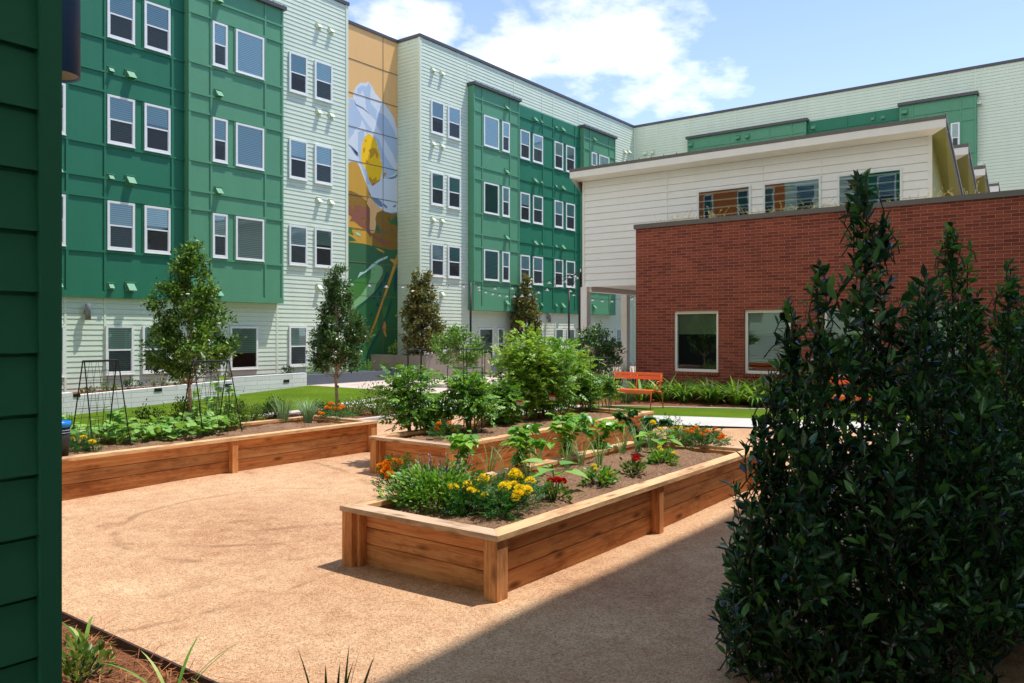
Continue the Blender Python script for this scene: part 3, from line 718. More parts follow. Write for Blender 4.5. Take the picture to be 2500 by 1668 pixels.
for k in range(4):
    X0 = XU-.5+k*per; y0,y1 = YU1-.40, YU0+.22
    X1 = X0+per-.25; zt=7.2; zl = zt-(X1-X0)*sl
    rf = MB()
    rf.face([(X0,y1,zt),(X0,y0,zt),(X1,y0,zl),(X1,y1,zl)]); rf.face([(X0,y0,zt-.09),(X0,y1,zt-.09),(X1,y1,zl-.09),(X1,y0,zl-.09)])
    rf.face([(X0,y1,zt),(X0,y1,zt-.09),(X0,y0,zt-.09),(X0,y0,zt)])
    rf.face([(X0,y0,zt),(X0,y0,zt-.09),(X1,y0,zl-.09),(X1,y0,zl)]); rf.face([(X0,y1,zt-.09),(X0,y1,zt),(X1,y1,zl),(X1,y1,zl-.09)])
    n = 26
    for i in range(n+1):
        y = y0+.02+(y1-y0-.04)*i/n
        rf.face([(X0,y-.012,zt),(X0,y+.012,zt),(X0,y+.012,zt+.035),(X0,y-.012,zt+.035)])
        rf.face([(X0,y-.012,zt+.035),(X0,y+.012,zt+.035),(X1,y+.012,zl+.035),(X1,y-.012,zl+.035)])
        rf.face([(X0,y-.012,zt),(X0,y-.012,zt+.035),(X1,y-.012,zl+.035),(X1,y-.012,zl)]); rf.face([(X0,y+.012,zt+.035),(X0,y+.012,zt),(X1,y+.012,zl),(X1,y+.012,zl+.035)])
    ro = rf.build('roof', M['roofmetal'], club)
    fa = MB()
    fa.box(X0+.012,X0+.035,y0+.012,y1-.012,zt-.30,zt-.091)
    fa.face([(X0+.02,y0+.02,zt-.30),(X0+.02,y1-.02,zt-.30),(XU+k*per,y1-.02,zt-.36),(XU+k*per,y0+.02,zt-.36)])
    rk = MB(); rk.face([(X0+.036,y0+.03,zt-.08),(X0+.036,y0+.03,zt-.30),(X1,y0+.03,zl-.24),(X1,y0+.03,zl-.08)]); rk.build('rake_board', M['roofdark'], ro)
    fa.face([(X0+.04,y1-.03,zt-.30),(X0+.04,y1-.03,zt-.10),(X1,y1-.03,zl-.10),(X1,y1-.03,zl-.30)])
    # raking soffit under each verge
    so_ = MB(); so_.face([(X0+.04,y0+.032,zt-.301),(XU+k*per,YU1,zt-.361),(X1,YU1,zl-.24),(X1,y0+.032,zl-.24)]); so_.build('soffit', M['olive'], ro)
    fa.face([(X0+.02,y1-.02,zt-.3),(X1,y1-.03,zl-.30),(X1,YU0,zl-.30),(XU+k*per,YU0,zt-.36-.45)])
    fa.build('fascia', M['cream2'], ro)
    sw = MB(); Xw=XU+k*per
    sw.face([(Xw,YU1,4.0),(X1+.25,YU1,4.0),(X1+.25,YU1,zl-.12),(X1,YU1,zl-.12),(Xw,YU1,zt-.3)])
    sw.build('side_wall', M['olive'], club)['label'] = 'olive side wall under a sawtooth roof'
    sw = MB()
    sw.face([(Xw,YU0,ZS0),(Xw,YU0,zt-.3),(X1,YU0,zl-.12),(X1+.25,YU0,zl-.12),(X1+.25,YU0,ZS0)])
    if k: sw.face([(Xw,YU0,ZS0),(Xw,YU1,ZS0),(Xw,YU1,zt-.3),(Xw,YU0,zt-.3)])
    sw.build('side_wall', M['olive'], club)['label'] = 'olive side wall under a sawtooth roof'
    c = MB(); c.box(X1-.02, X1+.26, y0+.1, y1-.1, zl-.2, zl-.10); c.build('gutter', M['roofdark'], ro)
for (px, d0) in ((1423,26.7),(1520.5,29.2)):
    q = at_d(px+6.5, 0, d0)
    x,y = q[0],q[1]
    p = MB(); w=.118
    p.box(x-w,x+w,y-w,y+w,-.05,ZS0-.01)
    for z in (.95,2.55): p.box(x-w-.004,x+w+.004,y-w-.004,y+w+.004,z-.012,z+.012)
    p.build('post', M['cream2'], club)
bm_ = MB(); bm_.box(XU+.05,XU+3.2,YU0-.3,YU0,ZS0-.16,ZS0-.005); bm_.build('beam', M['cream2'], club)

# ================================================================ building at the left with the dark green corner (its lamp side faces the beds)
XN, YN = .895, 2.10
near = thing('apartment_building', 'dark green lap-sided corner of a building in shade, filling the left edge', 'apartment building', (-2,YN,0))
n_ = MB()
siding(n_, -9, XN-.036, -.02, 14.0, exp=.147, lip=.012, y=YN)
n_.box(-9, XN-.014, YN+.014, 21.5, -.02, 14.0)
n_.build('siding', M['greennear'], near)
n_ = MB(); n_.box(XN-.036, XN+.012, YN-.024, YN+.09, -.02, 14.0); n_.build('corner_trim', M['greennear'], near)
MR = (2*XU-XN)/XU
mY = lambda px: cX(px,XU)*MR
yo, yg = mY(1917), mY(2093)
n_ = MB(); siding(n_, YN+.09, 3.0, 2.8, 14.0); siding(n_, yg, yo, 2.8, 14.0); siding(n_, YN+.09, 16.4, -.02, 2.8); xf(n_, XN, 0, R(90)); n_.build('siding', M['siding'], near)['label']='pale mint siding on the side facing the beds'
n_ = MB(); n_.box(XN, XN+.1, 3.0, yg, 2.8, 13.2); n_.build('green_panel', M['greend'], near)
n_ = MB(); n_.box(XN, XN+.1, 16.4, 21.5, -.02, 2.79); n_.build('dark_front_panel', M['dark'], near)  # unseen matte panel, added so the brick building's windows mirror something dark
n_ = MB(); n_.box(XN, XN+.14, yo, 21.5, 2.8, 13.6); n_.build('orange_panel', M['orange_panel'], near)
for pa,pb in ((1722,1744),(1804,1834),(1862,1893),(1942,1992),(2145,2190)):
    y0,y1 = mY(pa),mY(pb); ym=(y0+y1)/2
    for z in (4.6,7.9,11.2): window(near, XN+(.14 if ym>yo else .1 if ym<yg else .015), ym, z, abs(y0-y1), 2.0, 'double', R(90), 'blind2')
# ---------------- building on the right that shades the near ground (outside the picture, seen only in reflections)
opp = thing('apartment_building', 'pale mint four storey wing along the right side that shades the laurels', 'apartment building', (10,-.35,0))
o_ = MB(); siding(o_, -20.9, 9, 0, 14.9); xf(o_, 0, -.35, R(180)); o_.box(-9, 20.88, -9, -.364, 0, 14.9); o_.build('siding', M['siding'], opp)
o_ = MB(); o_.box(6, 13, -.55, -.36, 2.8, 12.7); o_.build('green_panel', M['greend'], opp)
for x in (7.2,8.3,10.7,11.8,15,16.1,18.6,19.7):
    for r in (1,2,3): window(opp, x, -.365 if x>13 else -.55, ROWS[r][0], .8, 1.4, 'double', R(180), 'blind2')
# ================================================================ lamps on walls
def wall_lamp(name, label, x, y, z0, z1, r, m, group=None):
    t = thing(name, label, 'wall lamp', (x,y,z0), 0, group)
    b = MB(); b.lathe((x,y,0), [(r*.93,z0+.03),(r*.93,z0+.004),(r,z0),(r,z1),(r*.96,z1+.004),(0,z1+.004)], 28); b.build('housing', m, t, True)
    b = MB(); b.lathe((x,y,0), [(r*.92,z0+.006),(r*.5,z0+.03),(0,z0+.03)], 28); b.build('reflector', M['tan'], t, True)
    return t
t = wall_lamp('wall_lamp', 'charcoal cylinder lamp high on the dark green corner', 1.03, 2.405, 2.53, 2.98, .066, M['lampblue'])
b = MB(); b.box(XN,.97,2.37,2.44,2.68,2.85); b.build('bracket', M['lampblue'], t)
for lab,px,za,zb in (('silver cylinder lamp on pale siding near the left end of the long facade',215,2.15,2.59),('silver cylinder lamp on pale siding under the deep green panels',1342,2.32,2.76)):
    x = uY(px,YF-.16); t = wall_lamp('wall_lamp', lab, x, YF-.16, za, zb, .072, M['lampgrey'])
    b = MB(); b.box(x-.05,x+.05,YF-.10,YF-.012,(za+zb)/2-.05,(za+zb)/2+.05); b.build('bracket', M['lampgrey'], t)
M['shadegrey']=mat('grey_enamel', C(150,152,150), .5, .05)
# ---------------------------------------------------------------- ground
def struct(o): return tag(o, kind='structure')
sheet('ground', [(-400,-400),(400,-400),(400,400),(-400,400)], M['earth'], -.64)
g = MB()
def plot(name, pts, m, z): return sheet(name, pts, m, z)
gr = [(2.3,-.35),(16.9,-.35),(16.0,2.5),(14.8,5.45),(14.04,7.25),(13.9,9),(13.2,12.2),(2.3,12.2)]
# crushed granite: a gently uneven grid
def grid_sheet(name, x0,x1,y0,y1,nx,ny, f, m, kind='structure'):
    v=[];fa=[]
    for j in range(ny+1):
        for i in range(nx+1):
            x=x0+(x1-x0)*i/nx; y=y0+(y1-y0)*j/ny; v.append((x,y,f(x,y)))
    for j in range(ny):
        for i in range(nx):
            a=j*(nx+1)+i; fa.append((a,a+1,a+nx+2,a+nx+1))
    me=bpy.data.meshes.new(name); me.from_pydata(v,[],fa); me.materials.append(m)
    me.polygons.foreach_set('use_smooth',[True]*len(fa)); me.update()
    return tag(mesh_obj(name,me), kind=kind)
und = lambda x,y: .012*math.sin(x*1.3+.7*y)*math.sin(y*1.1-.4*x)+.006*math.sin(3.1*x+1)*math.sin(2.7*y)
grid_sheet('granite_court', 2.3,17.2,-.35,12.2,150,126, lambda x,y: und(x,y)-.018, M['granite'])
path_lo = [(16.9,-.35),(16.0,2.5),(14.8,5.45),(14.04,7.25),(13.8,9),(13.3,12.2),(13.1,15.6)]
path_hi = [(18.1,-.35),(17.3,3),(16.3,5.98),(15.6,8.04),(15.5,9.5),(15.75,13),(16.4,16.4)]
sheet('path', path_lo+path_hi[::-1], M['concrete'], .012)
turf_hi = [(19.8,-.35),(19.1,3.5),(18.3,6.5),(16.9,9.77),(16.8,10.2)]
sheet('turf_strip', path_hi[:5]+[(15.52,10.2)]+turf_hi[::-1], M['lawn'], .016)
cb = MB()
for i in range(len(turf_hi)-1):
    (x0,y0),(x1,y1) = turf_hi[i],turf_hi[i+1]
    cb.face([(x0,y0,.03),(x0+.1,y0,.03),(x1+.1,y1,.03),(x1,y1,.03)]); cb.face([(x0,y0,-.1),(x0,y0,.03),(x1,y1,.03),(x1,y1,-.1)])
struct(cb.build('kerb', M['concrete']))
sheet('mulch_bed', [(x+.05,y) for x,y in turf_hi]+[(17,12.2),(22.7,12.2),(22.7,11),(20.95,11),(20.95,-.35)], M['mulch'], .008)
sheet('paving', [(14,10.2),(15.5,10.2),(16.9,10.2),(17,12.2),(22.7,12.2),(22.7,-.3),(42.3,-.3),(42.3,24),(17.5,24),(17.5,17),(16.4,16.4),(15.7,13)], M['paver'], -.004)
k = MB(); k.box(-2,13.2,12.2,12.36,-.2,.04); k.box(-2,13.1,14.45,14.85,-.2,.035); k.box(17.38,17.52,15.8,21.6,-.4,.012)
struct(k.build('kerb', M['concrete']))
sheet('mulch_strip', [(-2,12.36),(13.25,12.36),(13.1,14.45),(-2,14.45)], M['mulch'], .012)
# artificial lawn, falling a little to the left and away
def lawnz(x,y): return .02 - max(0,(17.4-x))*.047*max(0,min(1,(y-14.85)/6.75))
grid_sheet('lawn', -2,17.4,14.85,21.62,40,16, lawnz, M['lawn'])
sheet('lawn_tip', [(13.1,14.85,.018),(16.4,16.4,.018),(17.4,16.9,.018),(17.4,14.9,.010)], M['lawn'], .018)
sheet('planting_soil', [(0,21.8,-.02),(17.4,21.8,.30),(17.4,22.85,.30),(0,22.85,-.02)], M['mulch'], .2)

# ---------------------------------------------------------------- retaining wall, planters
wl = thing('retaining_wall', 'low whitewashed block wall stepping along the far edge of the lawn', 'garden wall', (12,21.6,0))
m1 = MB()
def wedge(mb,x0,x1,y0,y1,zb0,zb1,zt0,zt1):
    v=[(x0,y0,zb0),(x1,y0,zb1),(x1,y1,zb1),(x0,y1,zb0),(x0,y0,zt0),(x1,y0,zt1),(x1,y1,zt1),(x0,y1,zt0)]
    for f in ((3,2,1,0),(4,5,6,7),(0,1,5,4),(1,2,6,5),(2,3,7,6),(3,0,4,7)): mb.face([v[i] for i in f])
xs1 = on_y(573,920,21.6)[0]; xs2 = on_y(749,920,21.6)[0]
xs0 = on_y(176,950,21.6)[0]
wedge(m1, 1, xs0, 21.55, 21.8, -1.2,-1.0, .10,.24); 
wedge(m1, xs0, xs1, 21.6, 21.8, -.8,-.6, .16,.335); wedge(m1, xs1+.001, xs2, 21.6, 21.8, -.6,-.4, .42,.45)
m1.build('wall', M['whitebrick'], wl)
for px,py in ((185,965.5),(386,952),(557.5,940.5),(699,930.6)):
    p = on_y(px,py,21.6); b=MB(); b.box(p[0]-.11,p[0]+.11,21.585,21.61,p[2]-.045,p[2]+.045)
    b.build('step_light', M['black'], wl)
def planter(label, x0,x1,y0,y1,h,m,name='planter',soil=True):
    t = thing(name, label, 'planter', ((x0+x1)/2,y0,0)); w=.1
    b = MB(); b.box(x0,x1,y0,y0+w,-.2,h); b.box(x0,x1,y1-w,y1,-.2,h-.002); b.box(x0,x0+w,y0+w,y1-w,-.2,h-.001); b.box(x1-w,x1,y0+w,y1-w,-.2,h-.001)
    b.build('wall', m, t, bevel=.008)
    b = MB(); b.face([(x0+w,y0+w,h-.07),(x1-w,y0+w,h-.07),(x1-w,y1-w,h-.07),(x0+w,y1-w,h-.07)]); b.build('soil', M['mulch'], t)
    return t
planter('long slate grey planter with ferns below the mural', xs2+.02, 22.38, 22.0, 22.78, .36, M['greyplanter'])
tp = planter('big taupe concrete planter block holding the left bronze magnolia', 22.4, 26.4, 21.0, 22.74, .91, M['taupe'])
b = MB(); b.box(22.4,22.5,22.742,24.05,-.2,.909); b.build('wall', M['taupe'], tp)
b = MB(); b.face([(22.5,22.742,.84),(23.94,22.742,.84),(23.94,24.05,.84),(22.5,24.05,.84)]); b.build('soil', M['mulch'], tp)
planter('low slate planter filled with ferns between the two taupe blocks', 26.42, 30.0, 21.6, 22.74, .45, M['greyplanter'])
planter('far taupe concrete planter block holding the right bronze magnolia', 30.02, 37.5, 20.6, 22.74, .95, M['taupe'])

# ---------------------------------------------------------------- raised beds
def raised_bed(label, x0,x1,y0,y1, posts, h=.445):
    """timber bed: three boards high, corner and middle posts outside, mitred cap"""
    t = thing('raised_bed', label, 'raised bed', ((x0+x1)/2,(y0+y1)/2,0))
    b0 = .10; be = .135          # how far the boards stand back from the cap edge
    bx0,bx1,by0,by1 = x0+be,x1-be,y0+b0,y1-b0
    zc = h-.038; n=3; ph=(zc-.012)/n
    def long_side(y,yo):
        b = MB()
        for i in range(n):
            cuts = [bx0]+[v for px_,_ in posts for v in (px_-.0015,px_+.0015)]+[bx1]
            for (p,q) in zip(cuts[0::2],cuts[1::2]): b.box(p,q,min(y,yo),max(y,yo),.012-(.04 if i==0 else 0)+i*ph,.012+(i+1)*ph-.004)
        b.build('side_board', M['wood_x'], t, bevel=.004)
    def end(x,xo):
        b = MB()
        for i in range(n): b.box(min(x,xo),max(x,xo),by0+.0385,by1-.0385,.012-(.04 if i==0 else 0)+i*ph,.012+(i+1)*ph-.004)
        b.build('end_board', M['wood_y'], t, bevel=.004)
    long_side(by0,by0+.038); long_side(by1,by1-.038); end(bx0+.001,bx0+.039); end(bx1-.001,bx1-.039)
    for (px,sy) in posts:
        for y,yo in ((by0,by0-.086),(by1,by1+.086)):
            b = MB(); b.box(px-.044,px+.044,min(y,yo)+.0005,max(y,yo)-.0005,-.05,zc-.001); b.build('post', M['wood_z'], t, bevel=.004)
    for x,xo in ((bx0,bx0-.125),(bx1,bx1+.125)):
        for y,yo in ((by0-.086,by0+.030),(by1-.030,by1+.086)):
            b = MB(); b.box(min(x,xo)+.0005,max(x,xo)-.0005,y,yo,-.05,zc-.0015); b.build('post', M['wood_z'], t, bevel=.004)
            # thin cleat nailed inside the corner post
            ys_ = (yo+.0005,yo+.034) if y<by0 else (y-.034,y-.0005)
            b = MB(); b.box(min(x,xo)+.045,max(x,xo)-.0005,ys_[0],ys_[1],-.05,zc-.002); b.build('cleat', M['wood_z'], t, bevel=.003)
    w = .145; tx=x0;  
    def cap(pts, m):
        b = MB(); z0,z1=zc,h
        b.face([(p[0],p[1],z1) for p in pts]); b.face([(p[0],p[1],z0) for p in pts][::-1])
        for i in range(4):
            p,q=pts[i],pts[(i+1)%4]; b.face([(p[0],p[1],z0),(q[0],q[1],z0),(q[0],q[1],z1),(p[0],p[1],z1)])
        b.build('cap_board', m, t, bevel=.003)
    e=.0008
    xm=(x0+x1)/2
    cap([(x0+e,y0),(xm-e,y0),(xm-e,y0+w),(x0+w+e,y0+w)], M['cap_x']); cap([(xm+e,y0),(x1-e,y0),(x1-w-e,y0+w),(xm+e,y0+w)], M['cap_x'])
    cap([(xm-e,y1),(x0+e,y1),(x0+w+e,y1-w),(xm-e,y1-w)], M['cap_x']); cap([(x1-e,y1),(xm+e,y1),(xm+e,y1-w),(x1-w-e,y1-w)], M['cap_x'])
    cap([(x0,y1-e),(x0,y0+e),(x0+w,y0+w+e),(x0+w,y1-w-e)], M['cap_y']); cap([(x1,y0+e),(x1,y1-e),(x1-w,y1-w-e),(x1-w,y0+w+e)], M['cap_y'])
    # soil, uneven
    nx,ny=130,40; v=[];f=[]
    sx0,sx1,sy0,sy1=bx0+.04,bx1-.04,by0+.04,by1-.04
    for j in range(ny+1):
        for i in range(nx+1):
            x=sx0+(sx1-sx0)*i/nx;y=sy0+(sy1-sy0)*j/ny
            edge=min(1,min(i,nx-i,j*2,(ny-j)*2)/10)
            v.append((x-(x0+x1)/2,y-(y0+y1)/2,h-.085+edge*.035+.016*math.sin(5*x+2*y)*math.sin(4*y-x)+random.uniform(-.009,.009)+.012*math.sin(13*x+3*y)*math.sin(17*y-2*x)))
    for j in range(ny):
        for i in range(nx):
            a=j*(nx+1)+i; f.append((a,a+1,a+nx+2,a+nx+1))
    me=bpy.data.meshes.new('soil'); me.from_pydata(v,[],f); me.materials.append(M['soil']); me.polygons.foreach_set('use_smooth',[True]*len(f)); me.update()
    mesh_obj('soil',me,t)
    return t
raised_bed('cedar raised bed in the foreground with peppers, basil and marigolds', 4.18, 9.2, 3.27, 4.84, [(6.62,0)])
raised_bed('cedar raised bed behind it packed with caged tomato plants', 7.2, 12.45, 6.32, 7.77, [(9.75,0)])
raised_bed('cedar raised bed at the left with cucumbers and wire trellises', 1.2, 8.56, 9.02, 10.5, [(3.63,0),(6.07,0)])

# ---------------------------------------------------------------- steel edging and straw bed
t = MB(); t.box(2.285,2.30,-.3,12.1,-.1,.055); tag(t.build('garden_edging', mat('rusted_steel', C(66,44,34), .8, .3, 12)), 'rusty steel strip between pine straw and granite at lower left', 'edging')
sheet('mulch_bed', [(.9,-.35),(2.285,-.35),(2.285,21.5),(.9,21.5)], M['mulch'], .005)

# ---------------------------------------------------------------- orange benches
def bench(label, x, y, rz=0.0):
    t = thing('park_bench', label, 'bench', (x,y,0), rz, 'orange metal benches')
    m = M['benchorange']; W=.655
    # local: faces -x, length along y
    s = MB()
    for i in range(7):
        x0=-.02+i*.064; z=.485-.012*i-(.012*(i<1)); s.box(x0,x0+.058,-W,W,z-.018,z)
    s.box(-.048,-.021,-W,W,.395,.470); s.box(-.04,-.018,-W+.01,W-.01,.37,.396)
    s.build('seat', m, None, bevel=.006).parent=t
    b = MB()
    for z0,z1,dx in ((.685,.768,.475),(.775,.845,.495)):
        b.box(dx,dx+.018,-W+.0,W,z0,z1)
    b.build('backrest', m, None, bevel=.004).parent=t
    for y_ in (-W+.03,0,W-.03):
        b=MB(); b.tube([(.40,y_,.42),(.45,y_,.60),(.492,y_,.80)],.013,8); b.build('back_stay', m, None, True).parent=t
    for y_ in (-W+.02,W-.02):
        b=MB(); b.tube([(-.09,y_,0),(-.06,y_,.36),(-.03,y_,.43),(.06,y_,.445)],.014,8); b.build('leg',m,None,True).parent=t
        b=MB(); b.tube([(.56,y_,0),(.50,y_,.36),(.44,y_,.42),(.34,y_,.42)],.014,8); b.build('leg',m,None,True).parent=t
        sg = 1 if y_>0 else -1
        b=MB(); b.tube([(.47,y_,.66),(.42,y_+sg*.05,.665),(.20,y_+sg*.06,.665),(.14,y_+sg*.055,.65),(.125,y_+sg*.04,.60),(.14,y_+sg*.01,.47),(.17,y_,.43)],.012,8); b.build('armrest',m,None,True).parent=t
    return t
bench('orange slatted metal bench on the turf in front of the brick wall', 16.62, 9.12)
q = on_x(2072,980,17.5); bench('orange slatted metal bench half hidden behind the dark laurel', 17.6, q[1]-.05)

# ---------------------------------------------------------------- string lights
pole_t = []
for lab,px,d,zt,r in (('thin black pole rising from the left taupe planter',1149,33,3.86,.045),('thin black pole in front of the pale ground floor windows',1389,36,3.72,.045),('thick black pole beside the cream corner post',1416,28,4.02,.06)):
    p = at_d(px,0,d); t = thing('light_pole', lab, 'pole', p, 0, 'poles for the string lights')
    b=MB(); b.tube([(p[0],p[1],0),(p[0],p[1],zt)], r, 12); b.build('shaft',M['black'],t,True)
    b=MB(); b.box(p[0]-.09,p[0]+.09,p[1]-.09,p[1]+.09,0,.015); b.tube([(p[0],p[1],zt-.08),(p[0]-.09,p[1],zt-.06)],.008,6); b.build('hook',M['black'],t)
    pole_t.append((p[0],p[1],zt-.06))
shade_me = None
def string(label, a, b, sag, n):
    global shade_me
    t = thing('string_light', label, 'string light', a, 0, 'strings of shaded bulbs over the court')
    if shade_me is None:
        s=MB(); s.lathe((0,0,0),[(.0,.0),(.025,-.01),(.03,-.05),(.05,-.065),(.095,-.09),(.097,-.094)],12); 
        shade_me=s.mesh('shade_mesh',M['shadegrey'],smooth=True)
        s=MB(); s.lathe((0,0,0),[(.0,.03),(.022,.03),(.022,-.012),(0,-.012)],8); global cap_me; cap_me=s.mesh('socket_mesh',M['black'])
    A,B=Vector(a),Vector(b); pts=[]
    P=lambda u: A.lerp(B,u)-Vector((0,0,sag*4*u*(1-u)))
    w=MB(); w.tube([P(i/24) for i in range(25)],.007,5); w.build('wire',M['black'],t)
    for i in range(n):
        p=P((i+.5)/n)-A; p.z-=.03
        mesh_obj('socket',cap_me,t,p); mesh_obj('lamp_shade',shade_me,t,p)
wa = on_y(790,682,YF); 
string('string of shaded bulbs crossing the mural to the left pole', (wa[0],wa[1]-.05,wa[2]), pole_t[0], .12, 9)
string('string of shaded bulbs from the left pole up to the thick pole', pole_t[0], pole_t[2], .28, 6)
wb = on_y(1160,700,YB); string('densely bulbed string sagging from the green bay to the thick pole', (wb[0],wb[1]-.03,wb[2]), pole_t[2], .55, 13)
string('string of shaded bulbs between the two right poles', pole_t[1], pole_t[2], .05, 3)
e1 = at_d(1555,3.36,34); string('string of shaded bulbs seen through the open bay behind the cream posts', pole_t[1], e1, .25, 7)
e2 = at_d(1600,3.3,30); string('upper string of shaded bulbs behind the cream corner post', pole_t[2], e2, .42, 4)
# ---------------------------------------------------------------- foliage generators
def nrm(a): return a/np.maximum(1e-9,np.linalg.norm(a,axis=-1,keepdims=True))
LEAF = (np.array([[0,0,0],[-.20,.30,.05],[-.24,.55,.05],[0,1,-.06],[.24,.55,.05],[.20,.30,.05],[0,.45,-.02]]),
        [(0,6,1),(1,6,2),(2,6,3),(0,5,6),(5,4,6),(4,3,6)])
OVATE = (np.array([[0,0,0],[-.30,.22,.07],[-.34,.48,.06],[-.16,.8,-.02],[0,1.02,-.16],[.16,.8,-.02],[.34,.48,.06],[.30,.22,.07],[0,.5,-.03]]),
        [(0,8,1),(1,8,2),(2,8,3),(3,8,4),(0,7,8),(7,6,8),(6,5,8),(5,4,8)])
WIDE = (OVATE[0]*np.array([1.45,1,1]), OVATE[1])
SLIM = (np.array([[0,0,0],[-.11,.35,.03],[0,1,-.05],[.11,.35,.03],[0,.4,-.01]]), [(0,4,1),(1,4,2),(0,3,4),(3,2,4)])
def _round():
    n=11; v=[[0,0.05,0]]; f=[]
    pts=[]
    for i in range(n):
        a=-2.55+5.1*i/(n-1); r=.5*(1+.13*math.cos(a*5))
        v.append([r*math.sin(a), .45+r*math.cos(a)*.95, .05*math.cos(3*a)-.10*abs(math.sin(a))])
    v.append([0,.42,-.03]); c=n+1
    for i in range(1,n): f.append((c,i+1,i))
    f.append((c,1,0)); f.append((c,0,n))
    return (np.array(v),f)
ROUND = _round()
def _compound(k=7, lw=.15, ll=.36):
    v=[];f=[]
    spots=[(0,1.0,0)]+[(s, .28+.24*i, s*58-s*6*i) for i in range((k-1)//2) for s in (-1,1)]
    for (s,y,ang) in spots:
        a=R(ang); L=ll*(1.15 if s==0 else 1-.12*(y>.6)); y0 = y-(ll*.5 if s==0 else 0)
        n=len(v)
        for (lx,ly,lz) in [(0,0,0),(-lw*.75,.3,.04),(-lw*.55,.42,.0),(-lw*.6,.62,.02),(0,1,-.10),(lw*.6,.62,.02),(lw*.55,.42,0),(lw*.75,.3,.04),(0,.5,-.03)]:
            px=lx; py=ly*L
            v.append([px*math.cos(a)+py*math.sin(a), y0-px*math.sin(a)+py*math.cos(a), lz*.6-(.12*y*y)])
        f += [(n,n+8,n+1),(n+1,n+8,n+2),(n+2,n+8,n+3),(n+3,n+8,n+4),(n,n+7,n+8),(n+7,n+6,n+8),(n+6,n+5,n+8),(n+5,n+4,n+8)]
    return (np.array(v),f)
COMP = _compound()
FINE = _compound(9,.07,.30)
def leaf_mesh(name, P, D, U, S, tm, mat_):
    V,F = tm; P=np.asarray(P,float); D=nrm(np.asarray(D,float)); U=np.asarray(U,float)
    X=nrm(np.cross(D,U)); Z=np.cross(X,D); S=np.asarray(S,float).reshape(-1,1,1)
    W=(V[None,:,0:1]*X[:,None,:]+V[None,:,1:2]*D[:,None,:]+V[None,:,2:3]*Z[:,None,:])*S+P[:,None,:]
    n=len(P); k=len(V); W=W.reshape(-1,3)
    F=np.array(F); idx=(F[None]+(np.arange(n)*k)[:,None,None]).reshape(-1,3)
    me=bpy.data.meshes.new(name)
    me.vertices.add(len(W)); me.vertices.foreach_set('co',W.ravel())
    me.loops.add(idx.size); me.loops.foreach_set('vertex_index',idx.ravel().astype(np.int32))
    me.polygons.add(len(idx)); me.polygons.foreach_set('loop_start',np.arange(0,idx.size,3,dtype=np.int32))
    try: me.polygons.foreach_set('loop_total',np.full(len(idx),3,dtype=np.int32))
    except Exception: pass
    me.materials.append(mat_); me.update(calc_edges=True); me.validate()
    return me
def rn(g,*s): return g.normal(size=s)
def leaf_obj(name, parent, *a): return mesh_obj(name, leaf_mesh(name+'_mesh',*a), parent)
def strips(name, lines, widths, mat_, parent, twist=None):
    """flat tapering blades following 3-D polylines"""
    mb=MB()
    for pts,w in zip(lines,widths):
        pts=[Vector(p) for p in pts]; k=len(pts); prev=None
        d=(pts[-1]-pts[0]); side=Vector((-d.y,d.x,0))
        if side.length<1e-4: side=Vector((1,0,0))
        side.normalize()
        b=len(mb.v)
        for i,p in enumerate(pts):
            u=i/(k-1); ww=w*(1-u**2.2)*.5*(.6+.4*min(1,u*4))+.0005
            mb.v += [tuple(p-side*ww),tuple(p+side*ww)]
        for i in range(k-1):
            mb.f.append((b+2*i,b+2*i+1,b+2*i+3,b+2*i+2)); mb.m.append(0)
    return mb.build(name,mat_,None) if parent is None else _par(mb.build(name,mat_,None),parent)
def _par(o,p): o.parent=p; return o
def blade_lines(g,n,L,base_r,lean0,lean1,k=7,zj=.15):
    out=[]
    for i in range(n):
        a=g.uniform(0,2*math.pi); r=base_r*math.sqrt(g.uniform()); l=L*g.uniform(1-zj*2,1+zj)
        th=abs(g.normal(lean0,.12)); dth=g.uniform(.4,1.0)*lean1
        p=np.array([r*math.cos(a),r*math.sin(a),0.]); pts=[p.copy()]
        for j in range(k-1):
            p=p+np.array([math.sin(th)*math.cos(a),math.sin(th)*math.sin(a),math.cos(th)])*l/(k-1); th+=dth/(k-1); pts.append(p.copy())
        out.append(pts)
    return out
def clump(name,label,cat,loc,n,L,base_r,lean0,lean1,w,m,seed,group=None,part='foliage'):
    g=np.random.default_rng(seed); t=thing(name,label,cat,loc,0,group)
    ls=blade_lines(g,n,L,base_r,lean0,lean1); strips(part,ls,[w*g.uniform(.7,1.2) for _ in ls],m,t); return t
